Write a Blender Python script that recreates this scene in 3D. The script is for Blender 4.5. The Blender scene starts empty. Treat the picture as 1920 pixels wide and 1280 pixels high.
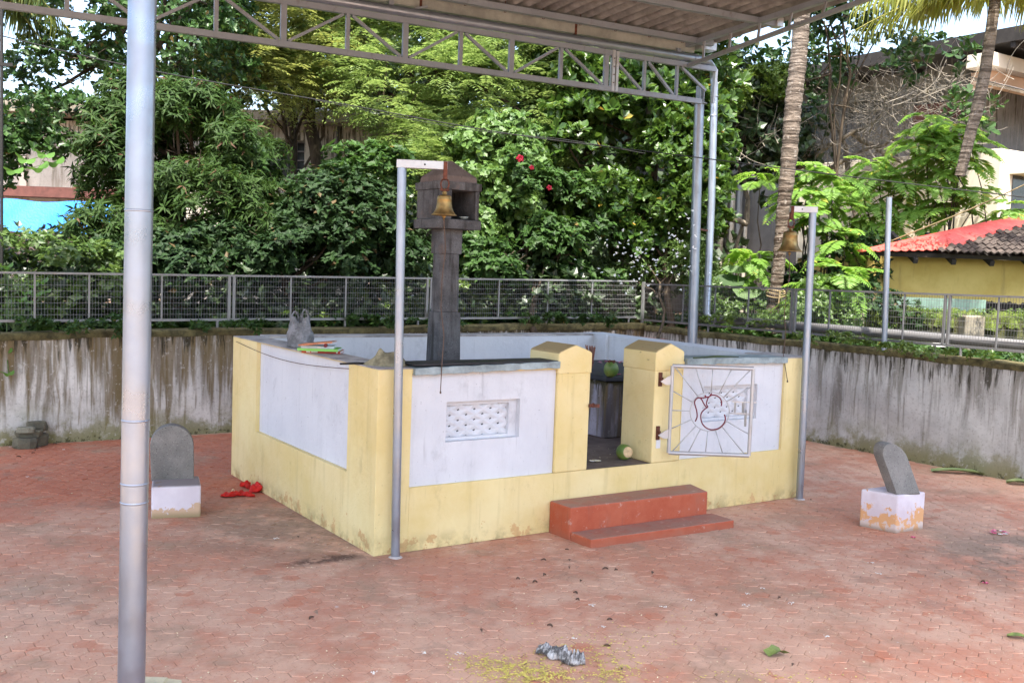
import bpy, math, random
import numpy as np
from mathutils import Vector, Matrix

# ---------------------------------------------------------------- camera, light, exposure
S = bpy.context.scene
COL = bpy.data.collections.new('scene'); S.collection.children.link(COL)
F_PX = 1903.0
def _cam_axes():
    c = np.array([960., 640.]); VR = np.array([3805., 606.]); VL = np.array([-315., 458.])
    X = np.array([*(VR - c), F_PX]); X /= np.linalg.norm(X)
    Y = np.array([*(VL - c), F_PX]); Y -= X * (X @ Y); Y /= np.linalg.norm(Y)
    Z = np.cross(X, Y)
    if Z[1] > 0: Z = -Z
    return np.array([X, Y, Z])
R = _cam_axes()                       # camera space (x right, y down, z forward) to world
CAM = np.array([-2.452, -4.940, 1.6])
cd = bpy.data.cameras.new('camera'); cam = bpy.data.objects.new('camera', cd); COL.objects.link(cam)
cd.sensor_width = 36; cd.lens = 36 * F_PX / 1920; cd.clip_start = .05; cd.clip_end = 800
rt, up, bk = R @ np.array([1, 0, 0]), R @ np.array([0, -1, 0]), R @ np.array([0, 0, -1])
M4 = Matrix.Identity(4)
for i in range(3):
    M4[i][0], M4[i][1], M4[i][2], M4[i][3] = rt[i], up[i], bk[i], CAM[i]
cam.matrix_world = M4
S.camera = cam
S.render.resolution_x, S.render.resolution_y = 1024, 682

SUN_AZ, SUN_EL = math.radians(214), math.radians(66)      # azimuth clockwise from +Y
SKY_STRENGTH, SUN_STRENGTH, EXPOSURE = 0.15, 3.1, 2.14
W = bpy.data.worlds.new('World'); S.world = W; W.use_nodes = True
wn = W.node_tree; bg = wn.nodes['Background']
sky = wn.nodes.new('ShaderNodeTexSky'); sky.sky_type = 'NISHITA'; sky.sun_disc = False
sky.sun_elevation = SUN_EL; sky.sun_rotation = SUN_AZ; sky.air_density = 1.0; sky.dust_density = 3.5; sky.ozone_density = 1.0
wn.links.new(sky.outputs[0], bg.inputs[0]); bg.inputs[1].default_value = SKY_STRENGTH
sl = bpy.data.lights.new('sun', 'SUN'); sl.energy = SUN_STRENGTH; sl.angle = math.radians(1.0); sl.color = (1, .95, .86)
so = bpy.data.objects.new('sun', sl); COL.objects.link(so)
sd = Vector((math.sin(SUN_AZ) * math.cos(SUN_EL), math.cos(SUN_AZ) * math.cos(SUN_EL), math.sin(SUN_EL)))
so.rotation_euler = sd.to_track_quat('Z', 'Y').to_euler()
S.view_settings.view_transform = 'Standard'; S.view_settings.look = 'None'
S.view_settings.exposure = EXPOSURE; S.view_settings.gamma = 1.0
S.view_settings.use_curve_mapping = False
S.render.engine = 'CYCLES'
S.cycles.max_bounces = 8; S.cycles.diffuse_bounces = 4; S.cycles.transmission_bounces = 4; S.cycles.transparent_max_bounces = 8

# ---------------------------------------------------------------- measuring helpers
def ray(px, py): return R @ np.array([px - 960., py - 640., F_PX])
def gp(px, py, z=0.):
    r = ray(px, py); return CAM + r * ((z - CAM[2]) / r[2])
def pl(px, py, p, n):
    r = ray(px, py); p = np.array(p, float); n = np.array(n, float); return CAM + r * (((p - CAM) @ n) / (r @ n))
def at(px, py, d):
    r = ray(px, py); return CAM + r * (d / math.hypot(r[0], r[1]))
LAT = np.array([.8308, -.5556, 0.]); FWD = np.array([.5571, .8304, 0.]); UP = np.array([0, 0, 1.])

# ---------------------------------------------------------------- objects
ORG = {}
def tag(o, label=None, cat=None, group=None, kind=None):
    for k, v in (('label', label), ('category', cat), ('group', group), ('kind', kind)):
        if v: o[k] = v
    return o
def thing(name, label, cat, loc=(0, 0, 0), group=None):
    o = bpy.data.objects.new(name, None); COL.objects.link(o); o.location = [float(v) for v in loc]
    o.empty_display_size = .1; ORG[o.name] = np.array(loc, float)
    return tag(o, label, cat, group)
def org(o): return ORG.get(o.name, np.zeros(3)) if o is not None else np.zeros(3)
def mkobj(name, me, parent=None):
    o = bpy.data.objects.new(name, me); COL.objects.link(o)
    if parent is not None: o.parent = parent; ORG[o.name] = org(parent)
    return o
class MB:
    def __init__(s): s.v = []; s.f = []; s.m = []; s.mi = 0
    def add(s, vs, fs):
        b = len(s.v); s.v += [tuple(float(c) for c in v) for v in vs]; s.f += [tuple(i + b for i in f) for f in fs]; s.m += [s.mi] * len(fs); return s
    def hexa(s, p):      # 8 corners: bottom 4 ccw, top 4
        return s.add(p, [(3, 2, 1, 0), (4, 5, 6, 7), (0, 1, 5, 4), (1, 2, 6, 5), (2, 3, 7, 6), (3, 0, 4, 7)])
    def box(s, x0, y0, z0, x1, y1, z1):
        return s.hexa([(x0, y0, z0), (x1, y0, z0), (x1, y1, z0), (x0, y1, z0), (x0, y0, z1), (x1, y0, z1), (x1, y1, z1), (x0, y1, z1)])
    def obox(s, c, ax, ay, az):   # centre and three half-axis vectors
        c, ax, ay, az = (np.array(q, float) for q in (c, ax, ay, az))
        return s.hexa([c - ax - ay - az, c + ax - ay - az, c + ax + ay - az, c - ax + ay - az, c - ax - ay + az, c + ax - ay + az, c + ax + ay + az, c - ax + ay + az])
    def bar(s, a, b, w, h=None, up=(0, 0, 1)):
        a = np.array(a, float); b = np.array(b, float); h = h or w; d = b - a; L = np.linalg.norm(d); d /= L
        u = np.array(up, float)
        if abs(u @ d) > .98: u = np.array([0., 1., 0.]) if abs(d[1]) < .9 else np.array([1., 0, 0])
        x = np.cross(d, u); x /= np.linalg.norm(x); y = np.cross(x, d)
        return s.obox((a + b) / 2, x * w / 2, d * L / 2, y * h / 2)
    def tube(s, pts, r, n=8, cap=True):
        pts = [np.array(p, float) for p in pts]; k = len(pts); rr = r if hasattr(r, '__len__') else [r] * k
        b = len(s.v); pu = None
        for i, p in enumerate(pts):
            d = pts[min(i + 1, k - 1)] - pts[max(i - 1, 0)]; d = d / (np.linalg.norm(d) + 1e-12)
            if pu is None:
                u = np.array([0, 0, 1.]) if abs(d[2]) < .9 else np.array([1., 0, 0])
            else: u = pu
            x = u - d * (u @ d); x /= (np.linalg.norm(x) + 1e-12); pu = x; y = np.cross(d, x)
            for j in range(n):
                a = 2 * math.pi * j / n; q = p + (x * math.cos(a) + y * math.sin(a)) * rr[i]
                s.v.append((float(q[0]), float(q[1]), float(q[2])))
        for i in range(k - 1):
            for j in range(n):
                j2 = (j + 1) % n; s.f.append((b + i * n + j, b + i * n + j2, b + (i + 1) * n + j2, b + (i + 1) * n + j)); s.m.append(s.mi)
        if cap and n > 2:
            s.f.append(tuple(b + j for j in range(n))[::-1]); s.f.append(tuple(b + (k - 1) * n + j for j in range(n))); s.m += [s.mi, s.mi]
        return s
    def lathe(s, c, prof, n=20, tilt=None):
        b = len(s.v); c = np.array(c, float)
        for r_, z_ in prof:
            for j in range(n):
                a = 2 * math.pi * j / n; s.v.append((float(c[0] + r_ * math.cos(a)), float(c[1] + r_ * math.sin(a)), float(c[2] + z_)))
        for i in range(len(prof) - 1):
            for j in range(n):
                j2 = (j + 1) % n; s.f.append((b + i * n + j, b + i * n + j2, b + (i + 1) * n + j2, b + (i + 1) * n + j)); s.m.append(s.mi)
        return s
    def prism(s, poly, z0, z1):
        n = len(poly); return s.add([(p[0], p[1], z0) for p in poly] + [(p[0], p[1], z1) for p in poly],
            [tuple(range(n))[::-1], tuple(range(n, 2 * n))] + [(i, (i + 1) % n, n + (i + 1) % n, n + i) for i in range(n)])
    def extr(s, poly, dvec):   # polygon (3d points) extruded by a vector
        n = len(poly); d = np.array(dvec, float); P = [np.array(p, float) for p in poly]
        return s.add(P + [p + d for p in P], [tuple(range(n))[::-1], tuple(range(n, 2 * n))] + [(i, (i + 1) % n, n + (i + 1) % n, n + i) for i in range(n)])
    def build(s, name, mat, parent=None, smooth=False, bevel=0, sub=0, loc=None):
        me = bpy.data.meshes.new(name); o0 = org(parent) if loc is None else np.array(loc, float)
        me.from_pydata([(v[0] - o0[0], v[1] - o0[1], v[2] - o0[2]) for v in s.v], [], s.f); me.update()
        for m in (mat if isinstance(mat, (list, tuple)) else [mat]): me.materials.append(m)
        if isinstance(mat, (list, tuple)): me.polygons.foreach_set('material_index', s.m)
        if smooth: me.polygons.foreach_set('use_smooth', [True] * len(me.polygons))
        if smooth == 'auto':
            try: me.set_sharp_from_angle(angle=math.radians(40))
            except Exception: pass
        o = mkobj(name, me, parent)
        if loc is not None:
            o.location = [float(q) for q in (o0 - org(parent))]; ORG[o.name] = o0
        if bevel:
            b = o.modifiers.new('bevel', 'BEVEL'); b.width = bevel; b.segments = 2; b.limit_method = 'ANGLE'; b.angle_limit = math.radians(35)
        if sub:
            b = o.modifiers.new('sub', 'SUBSURF'); b.levels = sub; b.render_levels = sub
        return o
def npmesh(name, V, Fa, mat, parent=None, smooth=False):
    """V (n,3) world coordinates, Fa (m,k) face indices of equal size"""
    V = np.asarray(V, np.float32) - org(parent).astype(np.float32)
    me = bpy.data.meshes.new(name); k = Fa.shape[1]
    me.vertices.add(len(V)); me.vertices.foreach_set('co', V.ravel())
    me.loops.add(Fa.size); me.loops.foreach_set('vertex_index', Fa.astype(np.int32).ravel())
    me.polygons.add(len(Fa)); me.polygons.foreach_set('loop_start', np.arange(len(Fa), dtype=np.int32) * k)
    try: me.polygons.foreach_set('loop_total', np.full(len(Fa), k, np.int32))
    except Exception: pass
    me.polygons.foreach_set('use_smooth', np.full(len(Fa), bool(smooth)))
    me.update(calc_edges=True); me.materials.append(mat)
    return mkobj(name, me, parent)

# ---------------------------------------------------------------- materials
class NT:
    def __init__(s, name):
        s.m = bpy.data.materials.new(name); s.m.use_nodes = True; s.t = s.m.node_tree; s.n = s.t.nodes; s.b = s.n['Principled BSDF']; s.out = s.n['Material Output']
        s.g = s.n.new('ShaderNodeNewGeometry'); s.pos = s.g.outputs['Position']; s.isl = s.g.outputs['Random Per Island']
    def put(s, sock, v):
        if v is None: return
        if isinstance(v, bpy.types.NodeSocket): s.t.links.new(v, sock)
        else: sock.default_value = v
    def map(s, vec, scale=(1, 1, 1), loc=(0, 0, 0), rot=(0, 0, 0)):
        n = s.n.new('ShaderNodeMapping'); s.put(n.inputs[0], vec); n.inputs[1].default_value = loc; n.inputs[2].default_value = rot; n.inputs[3].default_value = scale; return n.outputs[0]
    def noise(s, scale, detail=4, rough=.55, vec=None, dist=0):
        n = s.n.new('ShaderNodeTexNoise'); s.put(n.inputs['Vector'], vec or s.pos); n.inputs['Scale'].default_value = scale; n.inputs['Detail'].default_value = detail
        n.inputs['Roughness'].default_value = rough; n.inputs['Distortion'].default_value = dist; return n.outputs['Fac']
    def vor(s, scale, feat='F1', vec=None, out='Distance'):
        n = s.n.new('ShaderNodeTexVoronoi'); n.feature = feat; s.put(n.inputs['Vector'], vec or s.pos); n.inputs['Scale'].default_value = scale; return n.outputs[out]
    def ramp(s, fac, a, b, c0=0., c1=1.):
        n = s.n.new('ShaderNodeMapRange'); n.interpolation_type = 'SMOOTHSTEP'; s.put(n.inputs[0], fac); n.inputs[1].default_value = a; n.inputs[2].default_value = b; n.inputs[3].default_value = c0; n.inputs[4].default_value = c1; return n.outputs[0]
    def mix(s, fac, a, b, mode='MIX'):
        n = s.n.new('ShaderNodeMix'); n.data_type = 'RGBA'; n.blend_type = mode; s.put(n.inputs[0], fac)
        for i, v in ((6, a), (7, b)):
            if isinstance(v, (tuple, list)): v = (*v, 1) if len(v) == 3 else v
            s.put(n.inputs[i], v)
        return n.outputs[2]
    def math(s, op, a, b=None):
        n = s.n.new('ShaderNodeMath'); n.operation = op; s.put(n.inputs[0], a)
        if b is not None: s.put(n.inputs[1], b)
        n.use_clamp = False; return n.outputs[0]
    def xyz(s, vec=None):
        n = s.n.new('ShaderNodeSeparateXYZ'); s.put(n.inputs[0], vec or s.pos); return n.outputs
    def dist(s, p, scale=(1, 1, 1)):
        n = s.n.new('ShaderNodeVectorMath'); n.operation = 'DISTANCE'; s.put(n.inputs[0], s.map(s.pos, scale)); n.inputs[1].default_value = [p[i] * scale[i] for i in range(3)]; return n.outputs['Value']
    def bump(s, h, strength=.3, distance=.01):
        n = s.n.new('ShaderNodeBump'); n.inputs['Strength'].default_value = strength; n.inputs['Distance'].default_value = distance; s.put(n.inputs['Height'], h); s.put(s.b.inputs['Normal'], n.outputs[0]); return s
    def done(s, col, rough=.7, metal=0., spec=.5):
        if isinstance(col, (tuple, list)): col = (*col, 1)
        s.put(s.b.inputs['Base Color'], col); s.put(s.b.inputs['Roughness'], rough); s.put(s.b.inputs['Metallic'], metal)
        s.b.inputs['Specular IOR Level'].default_value = spec; return s.m

def m_plain(name, col, rough=.7, metal=0., var=.25, scale=6, bump=.15, bd=.004, spec=.4):
    t = NT(name); f = t.noise(scale, 6, .65); d = tuple(c * (1 - var) for c in col); l = tuple(min(1, c * (1 + var * .6)) for c in col)
    c = t.mix(t.ramp(f, .3, .7), d, l)
    if bump: t.bump(t.noise(scale * 6, 5, .6), bump, bd)
    return t.done(c, rough, metal, spec)

def m_paver():
    t = NT('red_paver'); n1 = t.noise(.9, 5, .6); n2 = t.noise(4.5, 6, .7); n3 = t.noise(38, 5, .7); n4 = t.noise(1.7, 6, .62, t.map(t.pos, loc=(7, 3, 0)))
    x, y, z = t.xyz()
    fresh = t.mix(t.isl, (.40, .105, .05), (.48, .15, .075)); worn = t.mix(t.ramp(n2, .35, .65), (.61, .385, .275), (.57, .325, .225))
    back = t.ramp(t.math('ADD', y, t.math('MULTIPLY', n1, 1.2)), 1.4, 2.8)      # far strip keeps its paint
    wear = t.ramp(t.math('ADD', n1, t.math('MULTIPLY', n2, .45)), .56, .84, 1, .25)
    pick = t.ramp(t.isl, .93, .95)                                                # odd fresh ones
    wear = t.math('MULTIPLY', t.math('MULTIPLY', t.math('ADD', wear, .28), t.math('SUBTRACT', 1, t.math('MULTIPLY', back, .85))), t.math('SUBTRACT', 1, t.math('MULTIPLY', t.math('MULTIPLY', pick, .5), t.ramp(n2, .45, .5))))
    c = t.mix(wear, fresh, worn)
    sand = t.math('MULTIPLY', t.ramp(n4, .5, .66), t.ramp(n2, .3, .6)); c = t.mix(t.math('MULTIPLY', sand, .75), c, (.36, .26, .18))
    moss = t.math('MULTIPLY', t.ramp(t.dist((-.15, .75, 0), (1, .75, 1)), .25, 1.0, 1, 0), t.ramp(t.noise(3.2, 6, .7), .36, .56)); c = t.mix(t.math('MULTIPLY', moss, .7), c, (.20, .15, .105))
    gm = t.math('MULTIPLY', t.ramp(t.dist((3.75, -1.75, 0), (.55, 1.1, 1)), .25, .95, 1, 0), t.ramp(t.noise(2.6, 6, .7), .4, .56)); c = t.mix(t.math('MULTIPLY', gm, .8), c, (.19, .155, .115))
    g2 = t.math('MULTIPLY', t.ramp(t.dist((-2.1, .2, 0), (1, 1, 1)), .2, .8, 1, 0), t.ramp(t.noise(3.0, 6, .7), .4, .6)); c = t.mix(t.math('MULTIPLY', g2, .7), c, (.3, .25, .19))
    wet = t.math('MULTIPLY', t.ramp(t.dist((-.24, .07, 0), (.62, 2.2, 1)), .06, .2, 1, 0), t.ramp(t.noise(9, 5, .6), .42, .5)); c = t.mix(t.math('MULTIPLY', wet, .9), c, (.05, .03, .022))
    wh = t.math('MULTIPLY', t.ramp(t.noise(11, 3, .5, t.map(t.pos, loc=(3, 9, 0))), .72, .77), t.ramp(n3, .42, .56)); c = t.mix(t.math('MULTIPLY', wh, .75), c, (.62, .55, .52))
    c = t.mix(t.math('MULTIPLY', t.ramp(n3, .35, .7), .35), c, (.5, .33, .26)); c = t.mix(t.ramp(t.noise(90, 3, .6), .6, .75), c, (.2, .1, .07))
    dm = t.ramp(t.noise(2.1, 6, .7, t.map(t.pos, loc=(1, 5, 3))), .58, .68); c = t.mix(t.math('MULTIPLY', dm, .4), c, (.24, .17, .13))
    t.bump(t.math('ADD', n3, t.math('MULTIPLY', n2, 2)), .35, .004)
    return t.done(c, t.ramp(n2, .3, .7, .72, .9), 0, .15)
def m_joint():
    t = NT('joint_sand'); n = t.noise(5, 5, .6); c = t.mix(t.ramp(n, .4, .62), (.52, .36, .26), (.24, .15, .11)); c = t.mix(t.ramp(t.noise(60, 3), .55, .7), c, (.5, .42, .3)); return t.done(c, .95, 0, .2)
def m_plaster(name, c0, c1, peel=None, low=.28, streak=.35):
    t = NT(name); x, y, z = t.xyz(); n = t.noise(2.2, 6, .65); f = t.noise(30, 5, .65)
    st = t.noise(1, 5, .6, t.map(t.pos, (14, 14, 1.1))); c = t.mix(t.ramp(n, .3, .7), c0, c1)
    c = t.mix(t.math('MULTIPLY', t.ramp(st, .52, .78), streak), c, tuple(v * .62 for v in c0))
    c = t.mix(t.math('MULTIPLY', t.ramp(t.noise(1.1, 5, .6, t.map(t.pos, loc=(4, 7, 2))), .48, .7), .5), c, tuple(min(.85, v * 1.12 + .03) for v in c1))
    c = t.mix(t.math('MULTIPLY', t.ramp(t.noise(4.5, 6, .75, t.map(t.pos, (1, 1, .6), (8, 1, 5))), .56, .72), .32), c, tuple(v * .5 for v in c0))
    c = t.mix(t.math('MULTIPLY', t.ramp(t.noise(1, 4, .6, t.map(t.pos, (40, 40, 2.5), (1, 6, 5))), .62, .74), .3), c, tuple(v * .55 for v in c0))
    c = t.mix(t.math('MULTIPLY', t.ramp(t.noise(55, 2, .5), .7, .76), .5), c, tuple(v * .45 for v in c0))
    if peel:
        lo = t.ramp(z, 0, low, 1, 0); pn = t.noise(9, 6, .7); pk = t.ramp(t.math('ADD', pn, t.math('MULTIPLY', lo, .18)), .715, .73)
        c = t.mix(t.math('MULTIPLY', pk, t.ramp(lo, .05, .3)), c, peel)
        ms = t.math('MULTIPLY', t.ramp(z, .0, .13, 1, 0), t.ramp(t.noise(7, 5, .7), .42, .62)); c = t.mix(t.math('MULTIPLY', ms, .5), c, (.26, .21, .09))
    t.bump(t.math('ADD', t.math('MULTIPLY', f, .4), t.noise(7, 5, .65)), .55, .014); return t.done(c, .82, 0, .25)
def m_stained(name, base, top, amount=1.0, brown=(.2, .12, .035)):
    t = NT(name); x, y, z = t.xyz(); v1 = t.map(t.pos, (7, 7, .6)); v2 = t.map(t.pos, (17, 17, 1.0), (3, 1, 2)); v3 = t.map(t.pos, (26, 26, 2.2), (9, 4, 1))
    hz = t.ramp(z, 0, top, 0, 1); s1 = t.noise(1, 6, .62, v1, .4); s2 = t.noise(1, 6, .6, v2, .3); s3 = t.noise(1, 6, .65, v3, .3); n = t.noise(3, 6, .6); f = t.noise(24, 6, .7)
    c = t.mix(t.ramp(n, .35, .65), base, tuple(q * .78 for q in base))
    k1 = t.ramp(t.math('ADD', s1, t.math('MULTIPLY', hz, .17 * amount)), .60 - .10 * amount, .80 - .12 * amount); c = t.mix(t.math('MULTIPLY', k1, .8), c, brown)
    k2 = t.ramp(t.math('ADD', s2, t.math('MULTIPLY', hz, .17 * amount)), .66 - .11 * amount, .80 - .12 * amount); c = t.mix(t.math('MULTIPLY', k2, .75), c, (.17, .12, .045) if amount > .7 else (.25, .24, .2))
    k3 = t.ramp(t.math('ADD', s3, t.math('MULTIPLY', t.ramp(z, top * .45, top, 0, 1), .30)), .74, .86); c = t.mix(t.math('MULTIPLY', k3, .85), c, (.03, .026, .014))
    k4 = t.math('MULTIPLY', t.ramp(z, 0, .42, 1, 0), t.ramp(t.math('ADD', t.noise(4, 6, .7), t.math('MULTIPLY', t.ramp(z, 0, .2, 1, 0), .16)), .44, .64)); c = t.mix(t.math('MULTIPLY', k4, .85), c, (.2, .185, .055))
    k5 = t.ramp(t.math('ADD', t.noise(18, 5, .7), t.math('MULTIPLY', t.ramp(z, 0, .1, 1, 0), .2)), .7, .76); c = t.mix(t.math('MULTIPLY', k5, .75), c, (.05, .05, .02))
    k6 = t.ramp(t.math('ADD', t.noise(6, 5, .7), t.ramp(z, top - .09, top - .0, 0, .4)), .7, .84); c = t.mix(k6, c, (.055, .045, .02))
    c = t.mix(t.math('MULTIPLY', t.ramp(t.noise(45, 5, .75), .52, .7), .45), c, (.12, .10, .06)); c = t.mix(t.math('MULTIPLY', t.ramp(t.noise(16, 6, .75, t.map(t.pos, loc=(6, 2, 9))), .58, .66), .5), c, tuple(q * .9 for q in base))
    t.bump(t.math('ADD', t.math('MULTIPLY', f, .5), n), .5, .014); return t.done(c, .9, 0, .2)
def m_metal(name, col, rough=.38, metal=.45, dirt=(.16, .13, .1), amt=.3):
    t = NT(name); c = t.mix(t.ramp(t.noise(5, 5, .6), .3, .7), tuple(v * .88 for v in col), col)
    c = t.mix(t.math('MULTIPLY', t.ramp(t.noise(14, 6, .7, t.map(t.pos, (1, 1, .5))), .56, .72), amt), c, dirt)
    t.bump(t.noise(60, 4, .6), .12, .002); return t.done(c, t.ramp(t.noise(9, 4), .3, .7, rough - .08, rough + .12), metal, .5)
def m_stone(name, a, b, sp=(.5, .5, .5), scale=8, streaks=False):
    t = NT(name); n = t.noise(scale, 6, .65); g = t.noise(95, 4, .8); c = t.mix(t.ramp(n, .3, .7), a, b); c = t.mix(t.ramp(g, .55, .75), c, sp); c = t.mix(t.ramp(t.noise(120, 3, .6, t.map(t.pos, loc=(5, 5, 5))), .6, .72), c, tuple(v * .3 for v in a))
    if streaks:
        c = t.mix(t.math('MULTIPLY', t.ramp(t.noise(1, 5, .6, t.map(t.pos, (13, 13, 1.5))), .5, .68), .75), c, (.028, .024, .022))
        c = t.mix(t.math('MULTIPLY', t.ramp(t.noise(5, 5, .6, t.map(t.pos, loc=(2, 8, 1))), .56, .7), .55), c, (.19, .13, .105))
    t.bump(t.math('ADD', g, t.math('MULTIPLY', n, 2)), .55, .006); return t.done(c, .88, 0, .25)
def m_leaf(name, dark, light, tint=None, rough=.42, trans=.35, tn=.06, spec=.5):
    t = NT(name); v = t.ramp(t.noise(1.4, 4, .6), .35, .65); c = t.mix(t.isl, dark, light); c = t.mix(t.math('MULTIPLY', v, .45), c, light)
    if tint: c = t.mix(t.ramp(t.isl, 1 - tn, 1 - tn + .01), c, tint)
    t.done(c, rough, 0, spec); tr = t.n.new('ShaderNodeBsdfTranslucent'); ms = t.n.new('ShaderNodeMixShader'); ms.inputs[0].default_value = trans
    hs = t.n.new('ShaderNodeHueSaturation'); hs.inputs['Value'].default_value = 1.5; hs.inputs['Saturation'].default_value = 1.0; hs.inputs['Hue'].default_value = .485; t.put(hs.inputs['Color'], c); t.put(tr.inputs[0], hs.outputs[0])
    t.t.links.new(t.b.outputs[0], ms.inputs[1]); t.t.links.new(tr.outputs[0], ms.inputs[2]); t.t.links.new(ms.outputs[0], t.out.inputs[0]); return t.m
def m_bark(name, a, b, ring=False):
    t = NT(name); n = t.noise(1, 6, .65, t.map(t.pos, (22, 22, 5))); c = t.mix(t.ramp(n, .3, .7), a, b)
    c = t.mix(t.ramp(t.noise(5, 5, .6), .56, .66), c, tuple(min(1, v * 1.6) for v in b)); t.bump(n, .8, .015); return t.done(c, .92, 0, .2)

M = {}
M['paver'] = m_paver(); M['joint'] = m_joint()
M['soil'] = m_plain('garden_soil', (.13, .085, .05), .95, var=.6, scale=2.5)
M['laterite'] = m_plain('red_gravel_soil', (.36, .13, .075), .95, var=.5, scale=30)
M['yellow'] = m_plaster('yellow_plaster', (.71, .56, .24), (.78, .645, .34), (.64, .42, .19), .24)
M['white'] = m_plaster('lilac_white_plaster', (.60, .61, .645), (.66, .672, .70), None, streak=.25)
M['grimywhite'] = m_stained('grimy_white_plaster', (.55, .51, .58), .8, .8, (.06, .05, .045))
M['walltop'] = m_plain('weathered_cement_cap', (.46, .42, .40), .92, var=.45, scale=7)
M['slab'] = m_plain('grey_stone_slab', (.30, .36, .37), .75, var=.4, scale=9)
M['backwall'] = m_stained('rain_streaked_wall', (.78, .76, .71), .95, .92, (.14, .105, .055))
M['sidewall'] = m_stained('grey_streaked_wall', (.64, .64, .61), .96, .6, (.17, .155, .13))
M['mosscap'] = m_plain('mossy_cement', (.11, .095, .04), .95, var=.6, scale=14, bump=.6, bd=.01)
M['pole'] = m_metal('silver_painted_pipe', (.34, .385, .46), .34, .8, (.3, .28, .26), .12)
M['pole2'] = m_metal('blue_grey_pipe', (.34, .385, .45), .38, .7)
M['truss'] = m_metal('grey_painted_steel', (.29, .325, .375), .55, .2, (.13, .1, .08), .45)
M['silver'] = m_metal('silver_paint', (.52, .525, .54), .4, .5, (.25, .21, .17), .4)
M['fence'] = m_metal('galvanised_steel', (.30, .30, .295), .5, .4, (.2, .16, .12), .4)
M['fence_dark'] = m_metal('dull_steel', (.17, .165, .165), .6, .3, (.1, .07, .05), .5)
M['asbestos'] = m_plain('corrugated_cement_sheet', (.29, .285, .275), .95, var=.35, scale=5, bump=.3)
M['gutter'] = m_plain('aged_gutter', (.36, .38, .35), .7, var=.3, scale=4)
M['rust'] = m_plain('rusty_iron', (.13, .045, .028), .85, var=.5, scale=40)
M['red_oxide'] = m_plaster('red_oxide_cement', (.44, .105, .055), (.5, .14, .075), None, streak=.4)
M['red_worn'] = m_plain('worn_red_cement', (.28, .12, .085), .8, var=.45, scale=11)
M['tower'] = m_stone('dark_granite', (.062, .060, .062), (.145, .143, .148), (.22, .22, .225), 6, True)
M['granite'] = m_stone('speckled_granite', (.17, .165, .155), (.27, .26, .24), (.42, .4, .37), 5)
M['granite_brown'] = m_stone('brown_granite', (.17, .13, .1), (.27, .2, .15), (.38, .3, .24), 7)
M['blackslab'] = m_plain('blackened_stone', (.035, .033, .037), .6, var=.4, scale=9)
M['floor'] = m_plain('dark_cement_floor', (.15, .115, .1), .8, var=.35, scale=8)
M['maroon'] = m_plain('maroon_paint', (.16, .012, .028), .45, var=.1, bump=0)
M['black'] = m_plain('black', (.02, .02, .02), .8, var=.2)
M['string'] = m_plain('thin_thread', (.12, .08, .06), .9, var=.2, bump=0)
M['rope'] = m_plain('old_rope', (.32, .24, .13), .9, var=.3, scale=60)
def m_brass():
    t = NT('aged_brass'); c = t.mix(t.ramp(t.noise(14, 5, .6), .3, .7), (.20, .13, .05), (.42, .29, .11)); t.bump(t.noise(40, 4), .15, .003); return t.done(c, t.ramp(t.noise(25, 4), .3, .7, .34, .55), .85)
M['brass'] = m_brass()
# ================================================================ THE YARD
rng = np.random.default_rng(7); random.seed(7)
def sheet(name, poly, z, mat): 
    return tag(MB().add([(p[0], p[1], z) for p in poly], [tuple(range(len(poly)))]).build(name, mat), kind='structure')
GZ = .84                                     # garden soil behind the boundary walls
ground = sheet('ground', [(-9, -12), (5.75, -12), (5.75, 4.3), (-9, 4.3)], -.0042, M['joint'])
mb = MB()                                    # terrain outside, level with the wall tops, running to the horizon
mb.box(-150, 4.46, -1, 5.9, 160, GZ); mb.box(5.89, -60, -1, 160, 160, GZ - .002)
garden = tag(mb.build('garden_ground', M['soil']), kind='structure')
tag(MB().box(-150, -60, -1.2, -9, 4.46, -.01).box(-9, -60, -1.2, 5.89, -12, -.012).build('outer_ground', M['joint']), kind='structure')
tag(MB().add([(x, y, GZ + .006) for x, y in ((5.95, 3.6), (8.3, 5.2), (7.2, 7.5), (5.0, 6.2), (4.2, 4.7))], [(0, 1, 2, 3, 4)]).build('red_gravel_patch', M['laterite']), kind='structure')

# hexagonal pavers: columns run away from the camera
A_HEX = .0512; ca = math.radians(59.4); cdir = np.array([math.cos(ca), math.sin(ca)]); rdir = np.array([math.sin(ca), -math.cos(ca)])
def hexring(r): return [(r * math.cos(math.radians(60 * k)) * rdir[0] + r * math.sin(math.radians(60 * k)) * cdir[0], r * math.cos(math.radians(60 * k)) * rdir[1] + r * math.sin(math.radians(60 * k)) * cdir[1]) for k in range(6)]
h0, h1 = hexring(A_HEX * .972), hexring(A_HEX * .93)
HV = np.array([(x, y, -.012) for x, y in h0] + [(x, y, -.0018) for x, y in h0] + [(x, y, 0) for x, y in h1])
HF = np.array([(k, (k + 1) % 6, 6 + (k + 1) % 6) for k in range(6)] + [(k, 6 + (k + 1) % 6, 6 + k) for k in range(6)] + [(6 + k, 6 + (k + 1) % 6, 12 + (k + 1) % 6) for k in range(6)] +
              [(6 + k, 12 + (k + 1) % 6, 12 + k) for k in range(6)] + [(12, 13, 14), (12, 14, 15), (12, 15, 17), (15, 16, 17)])
cen = []
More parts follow.
